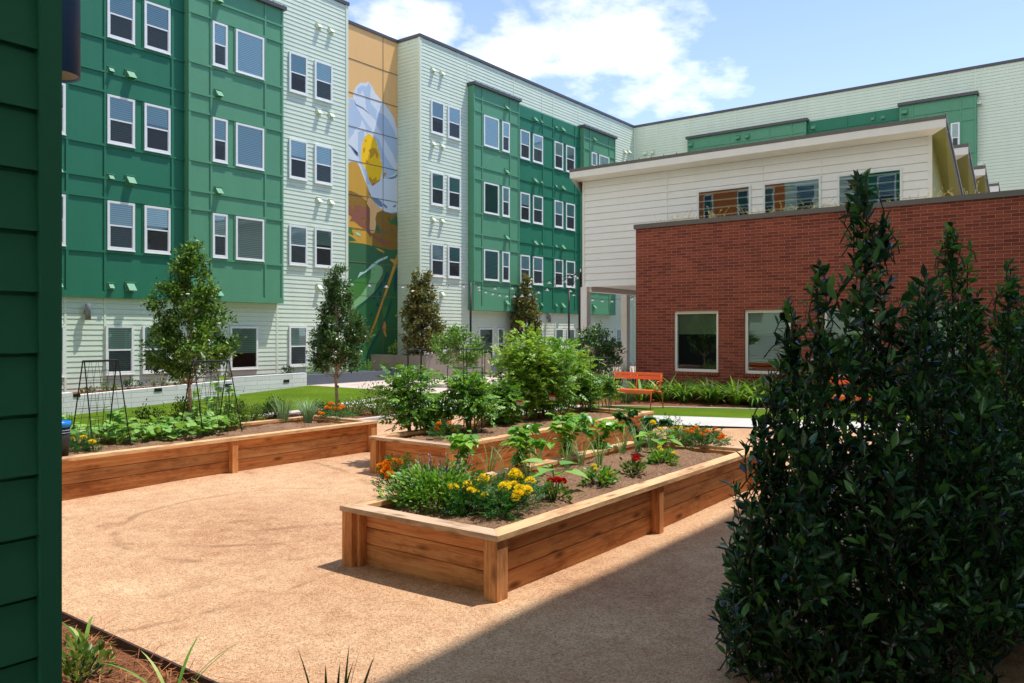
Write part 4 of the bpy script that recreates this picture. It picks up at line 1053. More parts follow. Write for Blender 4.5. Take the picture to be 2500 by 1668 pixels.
def tree(name,label,cat,loc,prof,nl,ls,leaf,bark,r0,seed,group=None,cl=.16,tm=LEAF,nc=None,up=.35,trunk_top=None,ties=()):
    """prof: (height, radius) rings of the crown; leaves sit in clusters on the ends of limbs that reach the ring radius"""
    g=np.random.default_rng(seed); t=thing(name,label,cat,loc,0,group)
    zs=[p[0] for p in prof]; rs=[p[1] for p in prof]
    nc=nc or max(40,nl//26)
    zz=np.linspace(zs[0],zs[-1],200); rr=np.interp(zz,zs,rs); pdf=(rr+.05); cdf=np.cumsum(pdf)/pdf.sum()
    ch=np.interp(g.uniform(size=nc),cdf,zz); cr=np.interp(ch,zs,rs)
    # lobed outline: radius varies with direction and height
    az=g.uniform(0,2*math.pi,nc)
    lob=1+.17*np.sin(az*3+ch*4+seed)+.14*np.sin(az*5-ch*7+seed*2)
    rad=cr*lob*(g.uniform(.25,1,nc)**.55)
    Cc=np.stack([rad*np.cos(az),rad*np.sin(az),ch],1)
    H=zs[-1]; zt=trunk_top or (zs[0]+(H-zs[0])*.9)
    b=MB(); k=9
    pts=[(.02*math.sin(i*1.3+seed)*(i>0),.02*math.cos(i*1.7+seed)*(i>0),zt*i/(k-1)-.03*(i==0)) for i in range(k)]
    b.tube(pts,[r0*(1-.8*i/(k-1))+.003 for i in range(k)],8); _par(b.build('trunk',bark,None,True),t)
    b=MB()
    for i in g.choice(nc,min(nc,46),replace=False):
        c=Cc[i]; zb=max(zs[0]*.8,c[2]-np.hypot(c[0],c[1])*.9-.1); zb=min(zb,zt*.97)
        mid=np.array([c[0]*.5,c[1]*.5,zb+(c[2]-zb)*.38])
        b.tube([(0,0,zb),mid,c],[r0*.28,r0*.18,r0*.06],5)
    _par(b.build('limb',bark,None,True),t)
    for zt_ in ties:
        b=MB(); b.lathe((0,0,0),[(r0*1.02+.004,zt_),(r0*1.02+.006,zt_+.035)],10); _par(b.build('tape_band',M['tie'],None),t)
    n=nl//nc+1; idx=np.repeat(np.arange(nc),n)[:nl]
    out=nrm(np.concatenate([Cc[:,:2],np.zeros((nc,1))],1)+1e-6)
    tw=nrm(out*.8+np.array([0,0,up])+rn(g,nc,3)*.35)
    s=g.uniform(-.6,1.0,nl)[:,None]
    P=Cc[idx]+tw[idx]*s*cl+rn(g,nl,3)*cl*.30
    D=nrm(tw[idx]*.9+rn(g,nl,3)*.75+np.array([0,0,.1])); U=nrm(np.array([0,0,1.])+rn(g,nl,3)*.5)
    leaf_obj('crown',t,P,D,U,ls*g.uniform(.6,1.25,nl),tm,leaf); return t
def bush(name,label,cat,loc,r,h,nl,ls,leaf,seed,group=None,tm=LEAF,flat=.6):
    g=np.random.default_rng(seed); t=thing(name,label,cat,loc,0,group)
    n=max(8,nl//14); az=g.uniform(0,2*math.pi,n); el=g.uniform(.0,1,n)
    rad=r*g.uniform(.15,1,n)**.6*np.sqrt(1-.75*el**2); zc=h*(.12+.82*el*g.uniform(.5,1,n))
    Cc=np.stack([rad*np.cos(az),rad*np.sin(az),zc],1)
    b=MB()
    for c in Cc[:min(n,28)]: b.tube([(c[0]*.1,c[1]*.1,-.02),(c[0]*.6,c[1]*.6,c[2]*.55),c],[.006,.005,.003],4)
    _par(b.build('stem',M['stemdark'],None),t)
    idx=g.integers(0,n,nl); P=Cc[idx]+rn(g,nl,3)*np.array([r,r,h])*.15
    P[:,2]=np.maximum(P[:,2],.01)
    D=nrm(P*np.array([1,1,.5])+rn(g,nl,3)*.25*r+np.array([0,0,.3*h])); U=nrm(np.array([0,0,1.])+rn(g,nl,3)*.5)
    leaf_obj('foliage',t,P,D,U,ls*g.uniform(.6,1.3,nl),tm,leaf); return t
# flower heads
def pompom(m,r,n=110,seed=1):
    g=np.random.default_rng(seed); a=g.uniform(0,2*math.pi,n); z=g.uniform(-.25,1,n)
    s=np.sqrt(1-np.clip(z,-1,1)**2); N=np.stack([s*np.cos(a),s*np.sin(a),z],1)
    P=N*np.array([1,1,.7])*r*.62; D=nrm(N+rn(g,n,3)*.45); U=rn(g,n,3)
    PET=(np.array([[0,0,0],[-.42,.7,.1],[0,.95,-.05],[.42,.7,.1]]),[(0,2,1),(0,3,2)])
    return leaf_mesh('flower_mesh',P,D,U,r*.62*g.uniform(.8,1.2,n),PET,m)
FM={'o':[pompom(M['f_orange'],.030,seed=s) for s in (1,2)],'y':[pompom(M['f_yellow'],.038,seed=s) for s in (3,4)],'r':[pompom(M['f_red'],.03,seed=s) for s in (5,6)]}
def flowers(t,spots,kind,g,sc=1.0):
    for (x,y,z,s) in spots:
        b=MB(); b.tube([(x*.6,y*.6,z*.45),(x,y,z-.01)],.0025,4)
        o=mesh_obj('flower',g.choice(FM[kind]),t,(x,y,z),g.uniform(0,6)); o.scale=(s*sc,)*3
        o.rotation_euler=(g.uniform(-.35,.35),g.uniform(-.35,.35),g.uniform(0,6))
        st=b.build('flower_stalk',M['stem'],None); st.parent=t
def marigold(label,loc,r,h,nfl,kind,seed,group='marigolds in the raised beds',nl=420,sc=1.0,side=None):
    g=np.random.default_rng(seed)
    t=bush('marigold',label,'flower',loc,r,h*.8,nl,.085,M['l_marig'],seed,group,FINE)
    sp=[]
    for i in range(nfl):
        a=g.uniform(0,2*math.pi) if side is None else g.normal(side,.8); q=r*g.uniform(.2,1.0)**.6
        sp.append((q*math.cos(a),q*math.sin(a),h*(1.0-.42*(q/r)**2)+g.uniform(-.03,.03),g.uniform(.75,1.2)))
    flowers(t,sp,kind,g,sc); return t
def tomato(label,loc,r,h,nl,leaf,seed,group='tomato plants in the caged bed',ls=.165,bottom=.10,bulge=.45):
    g=np.random.default_rng(seed); t=thing('tomato_plant',label,'tomato plant',loc,0,group)
    nl=int(nl*3.6); ns=max(6,int(r*30)); b=MB(); P=[];D=[]
    stems=[]
    for i in range(ns):
        a=g.uniform(0,2*math.pi); q=r*g.uniform(.1,.8); hh=h*g.uniform(.55,1.0) if i else h
        p0=np.array([.05*math.cos(a),.05*math.sin(a),0]); p2=np.array([q*math.cos(a)*.9,q*math.sin(a)*.9,hh*.62]); p3=np.array([q*math.cos(a)+g.normal(0,.03),q*math.sin(a)+g.normal(0,.03),hh*.96])
        b.tube([p0,(p0+p2)*.5+np.array([0,0,.04]),p2,p3],[.008,.007,.005,.003],5); stems.append((p0,p2,p3))
    _par(b.build('stem',M['stem'],None),t)
    for i in range(nl):
        p0,p2,p3=stems[g.integers(ns)]; u=g.uniform(bottom,1)**.85
        p=(1-u)**2*p0+2*u*(1-u)*p2+u*u*p3
        rad=r*(.35+.65*math.sin(math.pi*min(1,.15+.8*u)))*g.uniform(.05,.75)
        a=g.uniform(0,2*math.pi); p=p*np.array([.75,.75,1])+np.array([rad*math.cos(a),rad*math.sin(a),g.normal(0,.05)])
        p[2]=min(max(p[2],h*.06),h*1.02); P.append(p)
        d=np.array([math.cos(a),math.sin(a),.15+.5*(u>.8)-.35*(u<.5)])+g.normal(0,.35,3); D.append(d)
    P=np.array(P);D=np.array(D)
    leaf_obj('foliage',t,P-nrm(D)*ls*.3,D,nrm(np.array([0,0,1.])+rn(g,nl,3)*.4),ls*g.uniform(.55,1.2,nl),COMP,leaf)
    return t
def pepper(label,loc,h,r,nl,leaf,seed,ls=.112,group='pepper plants in the foreground bed'):
    nl=int(nl*2.3); g=np.random.default_rng(seed); t=thing('pepper_plant',label,'pepper plant',loc,0,group)
    b=MB(); tips=[]
    def br(p,d,l,rad,dep):
        q=p+d*l; tips.append((p,q,rad,dep))
        if dep<4:
            for s in range(2 if g.uniform()<.8 else 3):
                a=g.uniform(0,2*math.pi); nd=nrm(d+np.array([math.cos(a)*.8*r/.2,math.sin(a)*.8*r/.2,.18])); br(q,nd,l*g.uniform(.62,.9),rad*.72,dep+1)
    br(np.zeros(3),nrm(np.array([g.normal(0,.06),g.normal(0,.06),1.])),h*.20,.0075,0)
    mz=max(q[2] for _,q,_,_ in tips); mr=max(math.hypot(q[0],q[1]) for _,q,_,_ in tips); k3=np.array([2.1*r/mr,2.1*r/mr,h*.95/mz])
    for p,q,rad,dep in tips: b.tube([p*k3,(p+q)*.5*k3+g.normal(0,.004,3),q*k3],[rad,rad*.9,rad*.75],5)
    _par(b.build('stem',M['stem'],None),t)
    T=[(p*k3,q*k3) for p,q,_,dep in tips if dep>=1]+[(tips[0][0]*k3+(tips[0][1]-tips[0][0])*k3*.35,tips[0][1]*k3)]*max(2,len(tips)//7)+[(p*k3,q*k3) for p,q,_,dep in tips if dep==1]*3
    idx=g.integers(0,len(T),nl); u=g.uniform(.1,1.0,nl)[:,None]; P=np.array([T[i][0] for i in idx])*(1-u)+np.array([T[i][1] for i in idx])*u+rn(g,nl,3)*.012
    a=g.uniform(0,2*math.pi,nl); D=np.stack([np.cos(a),np.sin(a),g.uniform(-.7,.4,nl)],1)
    leaf_obj('foliage',t,P,D,nrm(np.array([0,0,1.])+rn(g,nl,3)*.3),ls*g.uniform(.55,1.25,nl),OVATE,leaf)
    return t
def vine(label,loc,L,W,nl,h,seed,ls=.14,climb=()):
    g=np.random.default_rng(seed); t=thing('cucumber_vine',label,'cucumber vine',loc,0,'cucumber vines in the left bed')
    P=[];b=MB()
    for i in range(nl):
        x=g.uniform(-L,L); y=g.uniform(-W,W); z=h*g.uniform(.35,1.0)
        if climb and g.uniform()<.38:
            cx,cy,cz=climb[g.integers(len(climb))]; u=g.uniform()**1.3; x=cx+g.normal(0,.05); y=cy+(0-cy)*u*.5+g.normal(0,.04); z=.05+cz*u
        P.append((x,y,z)); b.tube([(x*.92+g.normal(0,.03),y*.85,.0),(x,y,z*.7),(x,y,z)],.004,4)
    for k in range(5):
        y0=g.uniform(-W*.7,W*.7); b.tube([(-L+2*L*i/9,y0+g.normal(0,.05),.025+g.uniform(0,.03)) for i in range(10)],.005,4)
    _par(b.build('stem',M['stem'],None),t)
    P=np.array(P); a=g.uniform(0,2*math.pi,nl); D=np.stack([np.cos(a),np.sin(a),g.uniform(-.5,.25,nl)],1)
    leaf_obj('foliage',t,P,D,nrm(np.array([0,0,1.])+rn(g,nl,3)*.35),ls*g.uniform(.5,1.2,nl),ROUND,M['l_cuke']); return t
def fern(label,loc,h,r,seed,group,n=16):
    """foxtail fern: upright tapering plumes densely set with short needles"""
    g=np.random.default_rng(seed); t=thing('foxtail_fern',label,'fern',loc,0,group); P=[];D=[]
    for i in range(n):
        a=g.uniform(0,2*math.pi); q=r*math.sqrt(g.uniform()); l=h*g.uniform(.65,1.05); ln=q/r*.45
        ax=nrm(np.array([math.cos(a)*ln,math.sin(a)*ln,1.])); p0=np.array([q*.4*math.cos(a),q*.4*math.sin(a),0.])
        for j in range(26):
            u=g.uniform(.05,1); P.append(p0+ax*l*u); b_=g.normal(size=3); D.append(nrm(b_-ax*b_.dot(ax))*(1-.35*u)+ax*.55)
    P=np.array(P);D=np.array(D); n_=len(P)
    leaf_obj('foliage',t,P,D,rn(g,n_,3),.075*g.uniform(.6,1.1,n_),SLIM,M['l_fern']); return t
def cage(label,loc,r,h,m,rings,seed,square=False,group='wire tomato cages'):
    t=thing('tomato_cage',label,'tomato cage',loc,seed*.7,group); b=MB(); w=.0062
    n=4
    ang=[2*math.pi*(i+.5)/n for i in range(n)]
    for a in ang:
        b=MB(); b.tube([(r*.92*math.cos(a),r*.92*math.sin(a),-.05),(r*math.cos(a),r*math.sin(a),h)],w,5); _par(b.build('stake',m,None),t)
    for z in rings:
        b=MB()
        if square: q=[(r*math.cos(a),r*math.sin(a),z) for a in ang]; q.append(q[0])
        else: q=[(r*math.cos(2*math.pi*i/20),r*math.sin(2*math.pi*i/20),z) for i in range(21)]
        b.tube(q,w*.9,5); _par(b.build('ring',m,None),t)
    return t

SZ=.385
def sp(px,py): return on_z(px,py,SZ)
# ================================================================ foreground bed
def basil():
    p=sp(1072,1232); t=bush('basil_plant','bushy purple-stemmed basil with lilac flower spikes at the near end of the bed','basil',p,.42,.31,2600,.050,M['l_basil'],21)
    g=np.random.default_rng(4); b=MB(); P=[];D=[]
    for i in range(28):
        a=g.uniform(0,2*math.pi); q=.33*g.uniform(.1,1); x,y=q*math.cos(a),q*math.sin(a); z=.30+.14*g.uniform(.1,1)
        b.tube([(x*.7,y*.7,.15),(x,y,z)],.002,4)
        for j in range(9): P.append((x*(1)+g.normal(0,.006),y+g.normal(0,.006),z-.10*g.uniform())); D.append(g.normal(size=3))
    _par(b.build('flower_stalk',M['barkred'],None),t); P=np.array(P)
    sp_o=leaf_obj('flower_spike',t,P,np.array(D),rn(g,len(P),3),.017*g.uniform(.6,1.2,len(P)),LEAF,M['f_lilac']); sp_o['kind']='stuff'
basil()
marigold('bright yellow marigold at the front corner of the foreground bed',sp(1222,1246),.33,.27,17,'y',31,nl=820,sc=1.1)
marigold('orange marigold leaning over the left edge of the foreground bed',sp(972,1206),.17,.34,10,'o',32,nl=200,sc=1.2,side=2.4)
marigold('small yellow marigold pushed into the front of the basil',sp(1140,1262),.15,.25,6,'y',35,nl=200,sc=.85)
marigold('orange marigold clump at the far corner of the foreground bed',sp(1722,1094),.28,.25,13,'o',33,nl=520)
bush('marigold_seedling','loose yellow-flowered marigold beside the far orange clump','flower',sp(1630,1089),.32,.28,420,.085,M['l_bush'],34,None,FINE)
t=bpy.data.objects['marigold_seedling']; g=np.random.default_rng(3); flowers(t,[(-.2,.1,.3,1),(.1,-.05,.22,.7),(-.05,-.2,.25,.6),(-.3,-.05,.24,.7)],'y',g)
pepper('pepper plant behind the basil, nearest of the row',sp(1122,1150),.42,.17,58,M['l_pepper'],41)
pepper('tall bright pepper plant left of the onion row centre',sp(1262,1152),.50,.20,80,M['l_pepper'],42)
pepper('tallest pepper plant with a stake showing behind it',sp(1380,1124),.55,.21,95,M['l_pepper'],43)
pepper('compact pepper plant right of the tallest one',sp(1462,1108),.42,.19,80,M['l_pepper'],44)
pepper('dark dense pepper plant at the far end of the row',sp(1560,1086),.46,.19,150,M['l_peppdark'],45,.09)
k=sp(1376,1116); s=MB(); s.box(k[0]-.012,k[0]+.012,k[1]-.01,k[1]+.01,.3,.72); tag(s.build('garden_stake',M['cap_x']),'small wooden stake behind the tallest pepper plant','stake')
for i,(px,py,n,lab) in enumerate([(1196,1160,9,'onion tuft between the two nearest pepper plants'),(1310,1142,11,'onion tuft left of the tallest pepper plant'),(1381,1150,10,'onion tuft in front of the tallest pepper plant'),(1290,1168,7,'sparse onion tuft before the eggplant seedling'),(1462,1136,12,'onion tuft in front of the compact pepper plant'),(1520,1110,14,'onion tuft left of the dark pepper plant'),(1556,1104,12,'onion tuft at the foot of the dark pepper plant'),(1236,1172,6,'thin onion shoots behind the yellow marigold'),(1420,1140,6,'thin onion shoots in the middle of the bed'),(1590,1100,10,'onion tuft right of the dark pepper plant')]):
    clump('onion_plant',lab,'onion',sp(px,py),int(n*1.8),.40,.05,.10,1.5,.0095,M['l_onion'],60+i,'green onions in the foreground bed')
def seedling(label,p,h,nl,ls,seed,m):
    g=np.random.default_rng(seed); t=thing('eggplant_seedling',label,'seedling',p); b=MB(); P=[];D=[]
    b.tube([(0,0,0),(.01,0,h*.6),(0,.01,h)],.007,5)
    for i in range(nl):
        a=i*2.4+g.uniform(0,.5); z=h*(.55+.45*i/nl); q=.10*(1.25-.6*i/nl); b.tube([(0,0,z-.03),(q*math.cos(a),q*math.sin(a),z+.015)],.004,4)
        P.append((q*math.cos(a),q*math.sin(a),z+.015)); D.append((math.cos(a),math.sin(a),.25-.5*(1-i/nl)))
    _par(b.build('stem',M['stem'],None),t); P=np.array(P)
    leaf_obj('foliage',t,P,np.array(D),np.tile([0,0,1.],(nl,1)),ls*g.uniform(.8,1.1,nl),WIDE,m)
seedling('eggplant seedling with broad grey-green leaves in bare soil',sp(1350,1198),.24,7,.20,5,M['l_cuke'])
seedling('young squash with broad drooping leaves near the far end',sp(1602,1112),.26,11,.19,6,M['l_pepper'])
def redplant(label,p,seed,n):
    t=bush('celosia_plant',label,'flower',p,.13,.16,190,.05,M['l_bush'],seed,'red flowers in the foreground bed'); g=np.random.default_rng(seed)
    flowers(t,[(g.normal(0,.05)+.04,g.normal(0,.05)-.03,.15+.03*g.uniform(),g.uniform(.7,1.25)) for _ in range(n)],'r',g); return t
redplant('red celosia in front of the eggplant seedling',sp(1352,1224),71,7)
redplant('red-flowered plant with lime leaves in the middle of the bed',sp(1545,1160),72,4)
for i,(px,py,lab) in enumerate([(1458,1188,'low lime lantana mound with a few yellow flowers, nearer one'),(1617,1136,'low lime lantana mound beyond the red-flowered plant')]):
    t=bush('lantana_mound',lab,'flower',sp(px,py),.17,.17,380,.045,M['l_basil'],75+i,'lantana mounds in the foreground bed'); g=np.random.default_rng(i)
    flowers(t,[(.03,.05,.18,.6),(-.06,-.02,.17,.5),(.1,-.08,.12,.6)],'y',g)
# ================================================================ tomato bed
def tp_(px,py): return on_z(px,py,SZ)
tomato('tall open tomato plant at the near corner of the tomato bed',tp_(1008,1060),.48,.98,190,M['l_tomdark'],81)
bush('basil_plant','bright green basil between the two nearest tomato plants','basil',tp_(1062,1056),.26,.52,650,.07,M['l_basil'],82)
tomato('tomato plant with bare lower stems at the front of its bed',tp_(1150,1056),.44,.86,180,M['l_tomato'],83,bottom=.28)
tomato('dark low tomato plant behind the bare-stemmed one',tp_(1206,1034),.42,.66,170,M['l_tomdark'],84)
tomato('tallest lime tomato plant in the middle of its bed',tp_(1272,1024),.60,1.56,330,M['l_tomlime'],85)
tomato('bushy tomato plant right of the tallest one',tp_(1338,1020),.60,1.38,320,M['l_tomato'],86)
tomato('lime tomato plant leaning towards the bench',tp_(1390,1004),.52,1.2,230,M['l_tomlime'],87)
tomato('dark tomato plant low between the two tallest ones',tp_(1300,1012),.50,.85,190,M['l_tomdark'],88)
tomato('sparse tomato plant inside the green cage by the bench',tp_(1440,1006),.28,.66,85,M['l_tomdark'],89,bottom=.3)
tomato('tomato sprig outside the green cage nearest the bench',tp_(1488,1000),.20,.62,50,M['l_tomato'],90,bottom=.4)
marigold('orange marigold at the near right corner of the tomato bed',tp_(1086,1074),.14,.22,7,'o',91,nl=180)
t=marigold('yellow marigold under the tomatoes at the far end of their bed',tp_(1404,996),.2,.36,7,'y',92,nl=200)
cage('dark round cage over the tall open tomato plant',tp_(1012,1060),.13,1.2,M['cagedark'],(.45,.8,1.18),1)
cage('green square-topped cage over the bare-stemmed tomato plant',tp_(1136,1058),.25,.92,M['cagegreen'],(.3,.60,.92),2,True)
cage('dark round cage behind the green square-topped one',tp_(1158,1040),.20,1.18,M['cagedark'],(.4,.8,1.16),3)
cage('dark cage buried in the tallest tomato plant',tp_(1280,1020),.26,1.05,M['cagedark'],(.4,.7,1.04),4)
cage('dark cage rising beyond the bushy tomato plant',tp_(1352,1008),.15,1.3,M['cagedark'],(.5,.9,1.28),5)
cage('green square-topped cage at the bench end of the bed',tp_(1452,1008),.28,.98,M['cagegreen'],(.28,.60,.97),6,True)
def label_tag(label,p,yaw,seed):
    t=thing('plant_tag',label,'plant tag',p,yaw,'plant tags on the tomatoes'); b=MB(); b.box(-.002,.002,-.075,.075,-.035,.012); _par(b.build('card',M['white_tag'],None),t)
    b=MB(); b.box(-.003,.003,-.0752,.0752,.0125,.04); _par(b.build('red_band',M['red_tag'],None),t)
    b=MB()
    for i,(y,w) in enumerate(((-.05,.03),(-.01,.022),(.035,.03),(-.045,.02),(0,.03))): b.box(-.0035,-.0021,y-w/2,y+w/2,-.008-.014*(i>2),-.003-.014*(i>2))
    _par(b.build('print',M['red_tag'],None),t)
    b=MB(); b.tube([(0,.07,.03),(.05,.1,.12)],.0015,4); _par(b.build('tie_wire',M['black'],None),t)
q=tp_(1262,1050); q=at_d(1268,1.8+(812-984)*12.0/1950,12.0); label_tag('tilted red and white plant tag hanging low on the tallest tomato plant',q,R(-20),1)
q=at_d(1348,1.8+(812-971)*12.5/1950,12.5); label_tag('red and white plant tag on the bushy tomato plant',q,R(-20),2)
# ================================================================ left bed
def trellis(label,x0,x1,y0,y1,z0,z1):
    ym=(y0+y1)/2; t=thing('wire_trellis',label,'trellis',((x0+x1)/2,ym,z0),0,'black A-frame trellises'); cx=(x0+x1)/2
    X0,X1,Y=x0-cx,x1-cx,(y1-y0)/2; H=z1-z0; ins=.03
    for sy in (-1,1):
        for x in (X0,X1):
            b=MB(); b.tube([(x,sy*Y,-.08),(x*.9,sy*.02,H)],.0085,6); _par(b.build('leg',M['black'],None),t)
        b=MB()
        for i in range(1,9):
            u=i/9; b.tube([(X0*(1-.1*u),sy*(Y*(1-u)+.02*u),H*u),(X1*(1-.1*u),sy*(Y*(1-u)+.02*u),H*u)],.0022 if i!=4 else .0035,5)
        for i in range(1,5):
            x=X0+(X1-X0)*i/5; b.tube([(x,sy*Y,0),(x*.9,sy*.02,H)],.0022,5)
        _par(b.build('wire_grid',M['black'],None),t)
    b=MB(); b.tube([(X0*.9,0,H),(X1*.9,0,H)],.013,6); b.tube([(X0*.9,-.02,H),(X0*.9,.02,H)],.012,6); _par(b.build('top_bar',M['black'],None),t)
trellis('black A-frame wire trellis at the left, nearest the green corner',4.60,5.06,9.70,10.32,SZ,1.45)
trellis('black A-frame wire trellis in front of the left young tree',6.06,6.66,9.72,10.36,SZ,1.40)
p=on_z(262,1078,SZ); vine('cucumber vine climbing the left trellis',p,.80,.40,170,.26,95,climb=((-.1,.0,.5),(.2,.2,.4),(-.4,.2,.4)))
p=on_z(405,1072,SZ); vine('cucumber vine sprawling between the two trellises',p,.66,.36,140,.24,96)
p=on_z(520,1052,SZ); vine('cucumber vine climbing the right trellis',p,.46,.36,130,.28,97,climb=((.1,.0,.75),(-.2,.1,.55),(.3,.1,.6)))
marigold('yellow marigold at the left bed beside the black bucket',on_z(190,1106,SZ),.16,.22,3,'y',98,nl=260,sc=1.15)
def grassy(label,p,seed,n,L,lean): clump('lemongrass_clump',label,'grass clump',p,n,L,.07,.12,lean,.012,M['l_blue'],seed,'blue-green grass clumps in the left bed')
grassy('upright blue-green lemongrass clump in the left bed',on_z(692,1032,SZ),101,95,.42,.7)
grassy('arching blue-green lemongrass clump beside the orange marigold',on_z(752,1032,SZ),102,130,.42,1.7)
marigold('orange marigold at the far end of the left bed',on_z(818,1026,SZ),.26,.25,15,'o',103,nl=320,sc=1.1)
q=on_z(141,1117,.42); t=thing('bucket','charcoal bucket with a blue rim behind the dark green corner','bucket',q)
b=MB(); b.lathe((0,0,0),[(0,0),(.105,0),(.125,.34),(.118,.34),(.10,.02),(0,.02)],24); _par(b.build('shell',M['bucket'],None,True),t)
b=MB(); b.lathe((0,0,0),[(.120,.335),(.133,.335),(.133,.40),(.122,.40),(.120,.335)],24); _par(b.build('rim',M['blue'],None,True),t)
b=MB()
for z in (.27,.30): b.lathe((0,0,0),[(.1235+.006*(z>.28),z),(.127,z+.006),(.122,z+.010)],24)
_par(b.build('hoop',M['lampgrey'],None),t)
# ================================================================ mulch strip: shrubs and the two young trees
for i,(px,py,r,h,m,lab) in enumerate([(366,1052,.42,.42,'l_dbush','dark rounded shrub between the trellises'),(610,1034,.34,.36,'l_bush','light loose shrub behind the bare soil of the left bed'),(665,1024,.30,.42,'l_dbush','dark shrub behind the upright lemongrass'),(450,1052,.22,.62,'l_bush','thin upright shrub at the foot of the left young tree'),(575,1040,.25,.5,'l_bush','sprawling light shrub right of the right trellis'),(790,1016,.36,.30,'l_bush','pale shrub behind the lemongrass clumps'),(862,1012,.42,.34,'l_bush','low spreading shrub right of the right young tree'),(916,1014,.36,.66,'l_bush','taller yellow-green shrub at the end of the mulch strip')]):
    bush('shrub',lab,'shrub',on_z(px,py,.01),r,h,1150,.045,M[m],110+i,'shrubs in the mulch strip')
p1=at_d(464,.01,14.5)
tree('young_tree','left young oak with a wide light green crown in front of the bay','tree',p1,[(1.05,.40),(1.25,.74),(1.6,.70),(1.95,.56),(2.3,.50),(2.65,.38),(2.95,.22),(3.2,.12),(3.44,.03)],13000,.080,M['l_tree1'],M['bark'],.036,121,'two young trees in the mulch strip',.17,LEAF,185,.4)
p2=at_d(823,.01,17.1)
tree('young_tree','right young tree with a dense dark teardrop crown and taped trunk','tree',p2,[(1.0,.30),(1.2,.48),(1.5,.52),(1.85,.48),(2.2,.38),(2.6,.25),(2.95,.14),(3.15,.08),(3.28,.02)],12500,.072,M['l_tree2'],M['bark'],.036,122,'two young trees in the mulch strip',.14,LEAF,190,.3,ties=(.28,.62))
# ================================================================ far side: magnolias, patio trees, ferns
tree('magnolia_tree','left bronze columnar magnolia in the taupe planter','magnolia',(22.95,21.72,.84),[(.15,.35),(.5,.62),(1.0,.68),(1.6,.60),(2.2,.46),(2.8,.28),(3.2,.16),(3.42,.03)],6200,.16,M['l_magn'],M['barkred'],.045,131,'columnar magnolias by the facade',.22,LEAF,190,.5)
q=at_d(1283,.88,37.5)
tree('magnolia_tree','right bronze columnar magnolia below the green bay','magnolia',q,[(.15,.34),(.6,.58),(1.2,.56),(1.9,.46),(2.6,.32),(3.2,.2),(3.6,.03)],5000,.16,M['l_magn'],M['barkred'],.045,132,'columnar magnolias by the facade',.2,LEAF,150,.5)
q=at_d(1120,0,27)
tree('patio_tree','small light green patio tree in front of the taupe planter','tree',q,[(.62,.35),(.85,.82),(1.15,.92),(1.5,.72),(1.8,.4),(2.0,.06)],4200,.10,M['l_citrus'],M['bark'],.03,133,None,.2,LEAF,95,.3)
q=at_d(1452,0,23.6)
tree('patio_tree','small dark green patio tree left of the orange bench','tree',q,[(.62,.40),(.85,.66),(1.15,.72),(1.45,.58),(1.7,.34),(1.92,.06)],4800,.10,M['l_tree2'],M['bark'],.035,134,None,.19,LEAF,110,.3)
FG='foxtail ferns in the planters'
for i,px in enumerate((755,784,806,838,868,902,941)):
    q=on_y(px,880,22.3); fern('foxtail fern in the slate planter, '+('first from its left end','second from its left end','third from its left end','right of the tree trunk','in the middle of the right half','second from its right end','at its right end')[i],(q[0],22.3,.28),.50,.20,140+i,FG)
bush('shrub','wispy shrub on the taupe planter left of the bronze magnolia','shrub',(22.75,23.1,.84),.22,.55,160,.07,M['l_bush'],150)
bush('shrub','low shrub under the left bronze magnolia','shrub',(22.8,22.2,.84),.3,.35,200,.07,M['l_dbush'],151)
for i in range(8):
    fern('foxtail fern in the low slate planter between the magnolias',(26.7+i*.42,21.8+.12*(i%2),.36),.42,.2,160+i,'ferns between the magnolias')
for i,(px,py,lab) in enumerate([(203,952,'tiny bronze shrub behind the left end of the white wall'),(268,946,'tiny bronze shrub behind the step light near the left'),(322,938,'reddish dwarf shrub behind the white wall'),(384,935,'dwarf shrub left of the left young tree trunk'),(432,930,'dwarf shrub right of the left young tree trunk'),(702,906,'dwarf shrub at the right end of the white wall'),(548,920,'thin dwarf shrub at the step of the white wall')]):
    q=on_y(px,py,22.15); bush('dwarf_shrub',lab,'shrub',(q[0],22.15,q[2]-.16),.28,.30,170,.07,[M['l_magn'],M['l_bush'],M['l_dbush']][i%3],170+i,'dwarf shrubs behind the white wall')
# strap-leaved plants along the brick
LG='strap-leaved plants along the brick wall'
g=np.random.default_rng(8); k=0
for row,(X,n) in enumerate(((19.0,15),(19.75,16),(20.45,14))):
    for i in range(n):
        y=10.1-i*.66-.22*row+g.normal(0,.09); x=X+g.normal(0,.10)+(max(0,9.6-y)*.03 if row==0 else 0)
        if row==0: x=max(x, 17.5+max(0,9.77-y)*.30)
        if x>20.6: x=20.6
        q=thing('strap_leaf_plant','green strap-leaved plant in the bed below the brick wall','plant',(x,y,.01),0,LG)
        ls=blade_lines(g,int(g.integers(40,64)),g.uniform(.85,1.12),.12,.62,1.8); strips('foliage',ls,[.074*g.uniform(.6,1.25) for _ in ls],M['l_lir'],q)
for px,d,lab in ((1486,22.6,'tall dark grass clump left of the cream post'),(1552,24.0,'tall grass between the cream post and the brick corner'),(1505,24.2,'tall grass at the foot of the cream post'),(1462,24.5,'fine arching grass beside the dark patio tree')):
    clump('tall_grass',lab,'grass clump',at_d(px,0,d),120,1.0,.14,.15,.9,.012,M['l_grass'],int(px),'tall grasses by the cream posts')
clump('low_grass','low dark grass behind the orange bench backrest','grass clump',at_d(1530,0,20.2),90,.5,.16,.35,1.2,.014,M['l_dbush'],77)
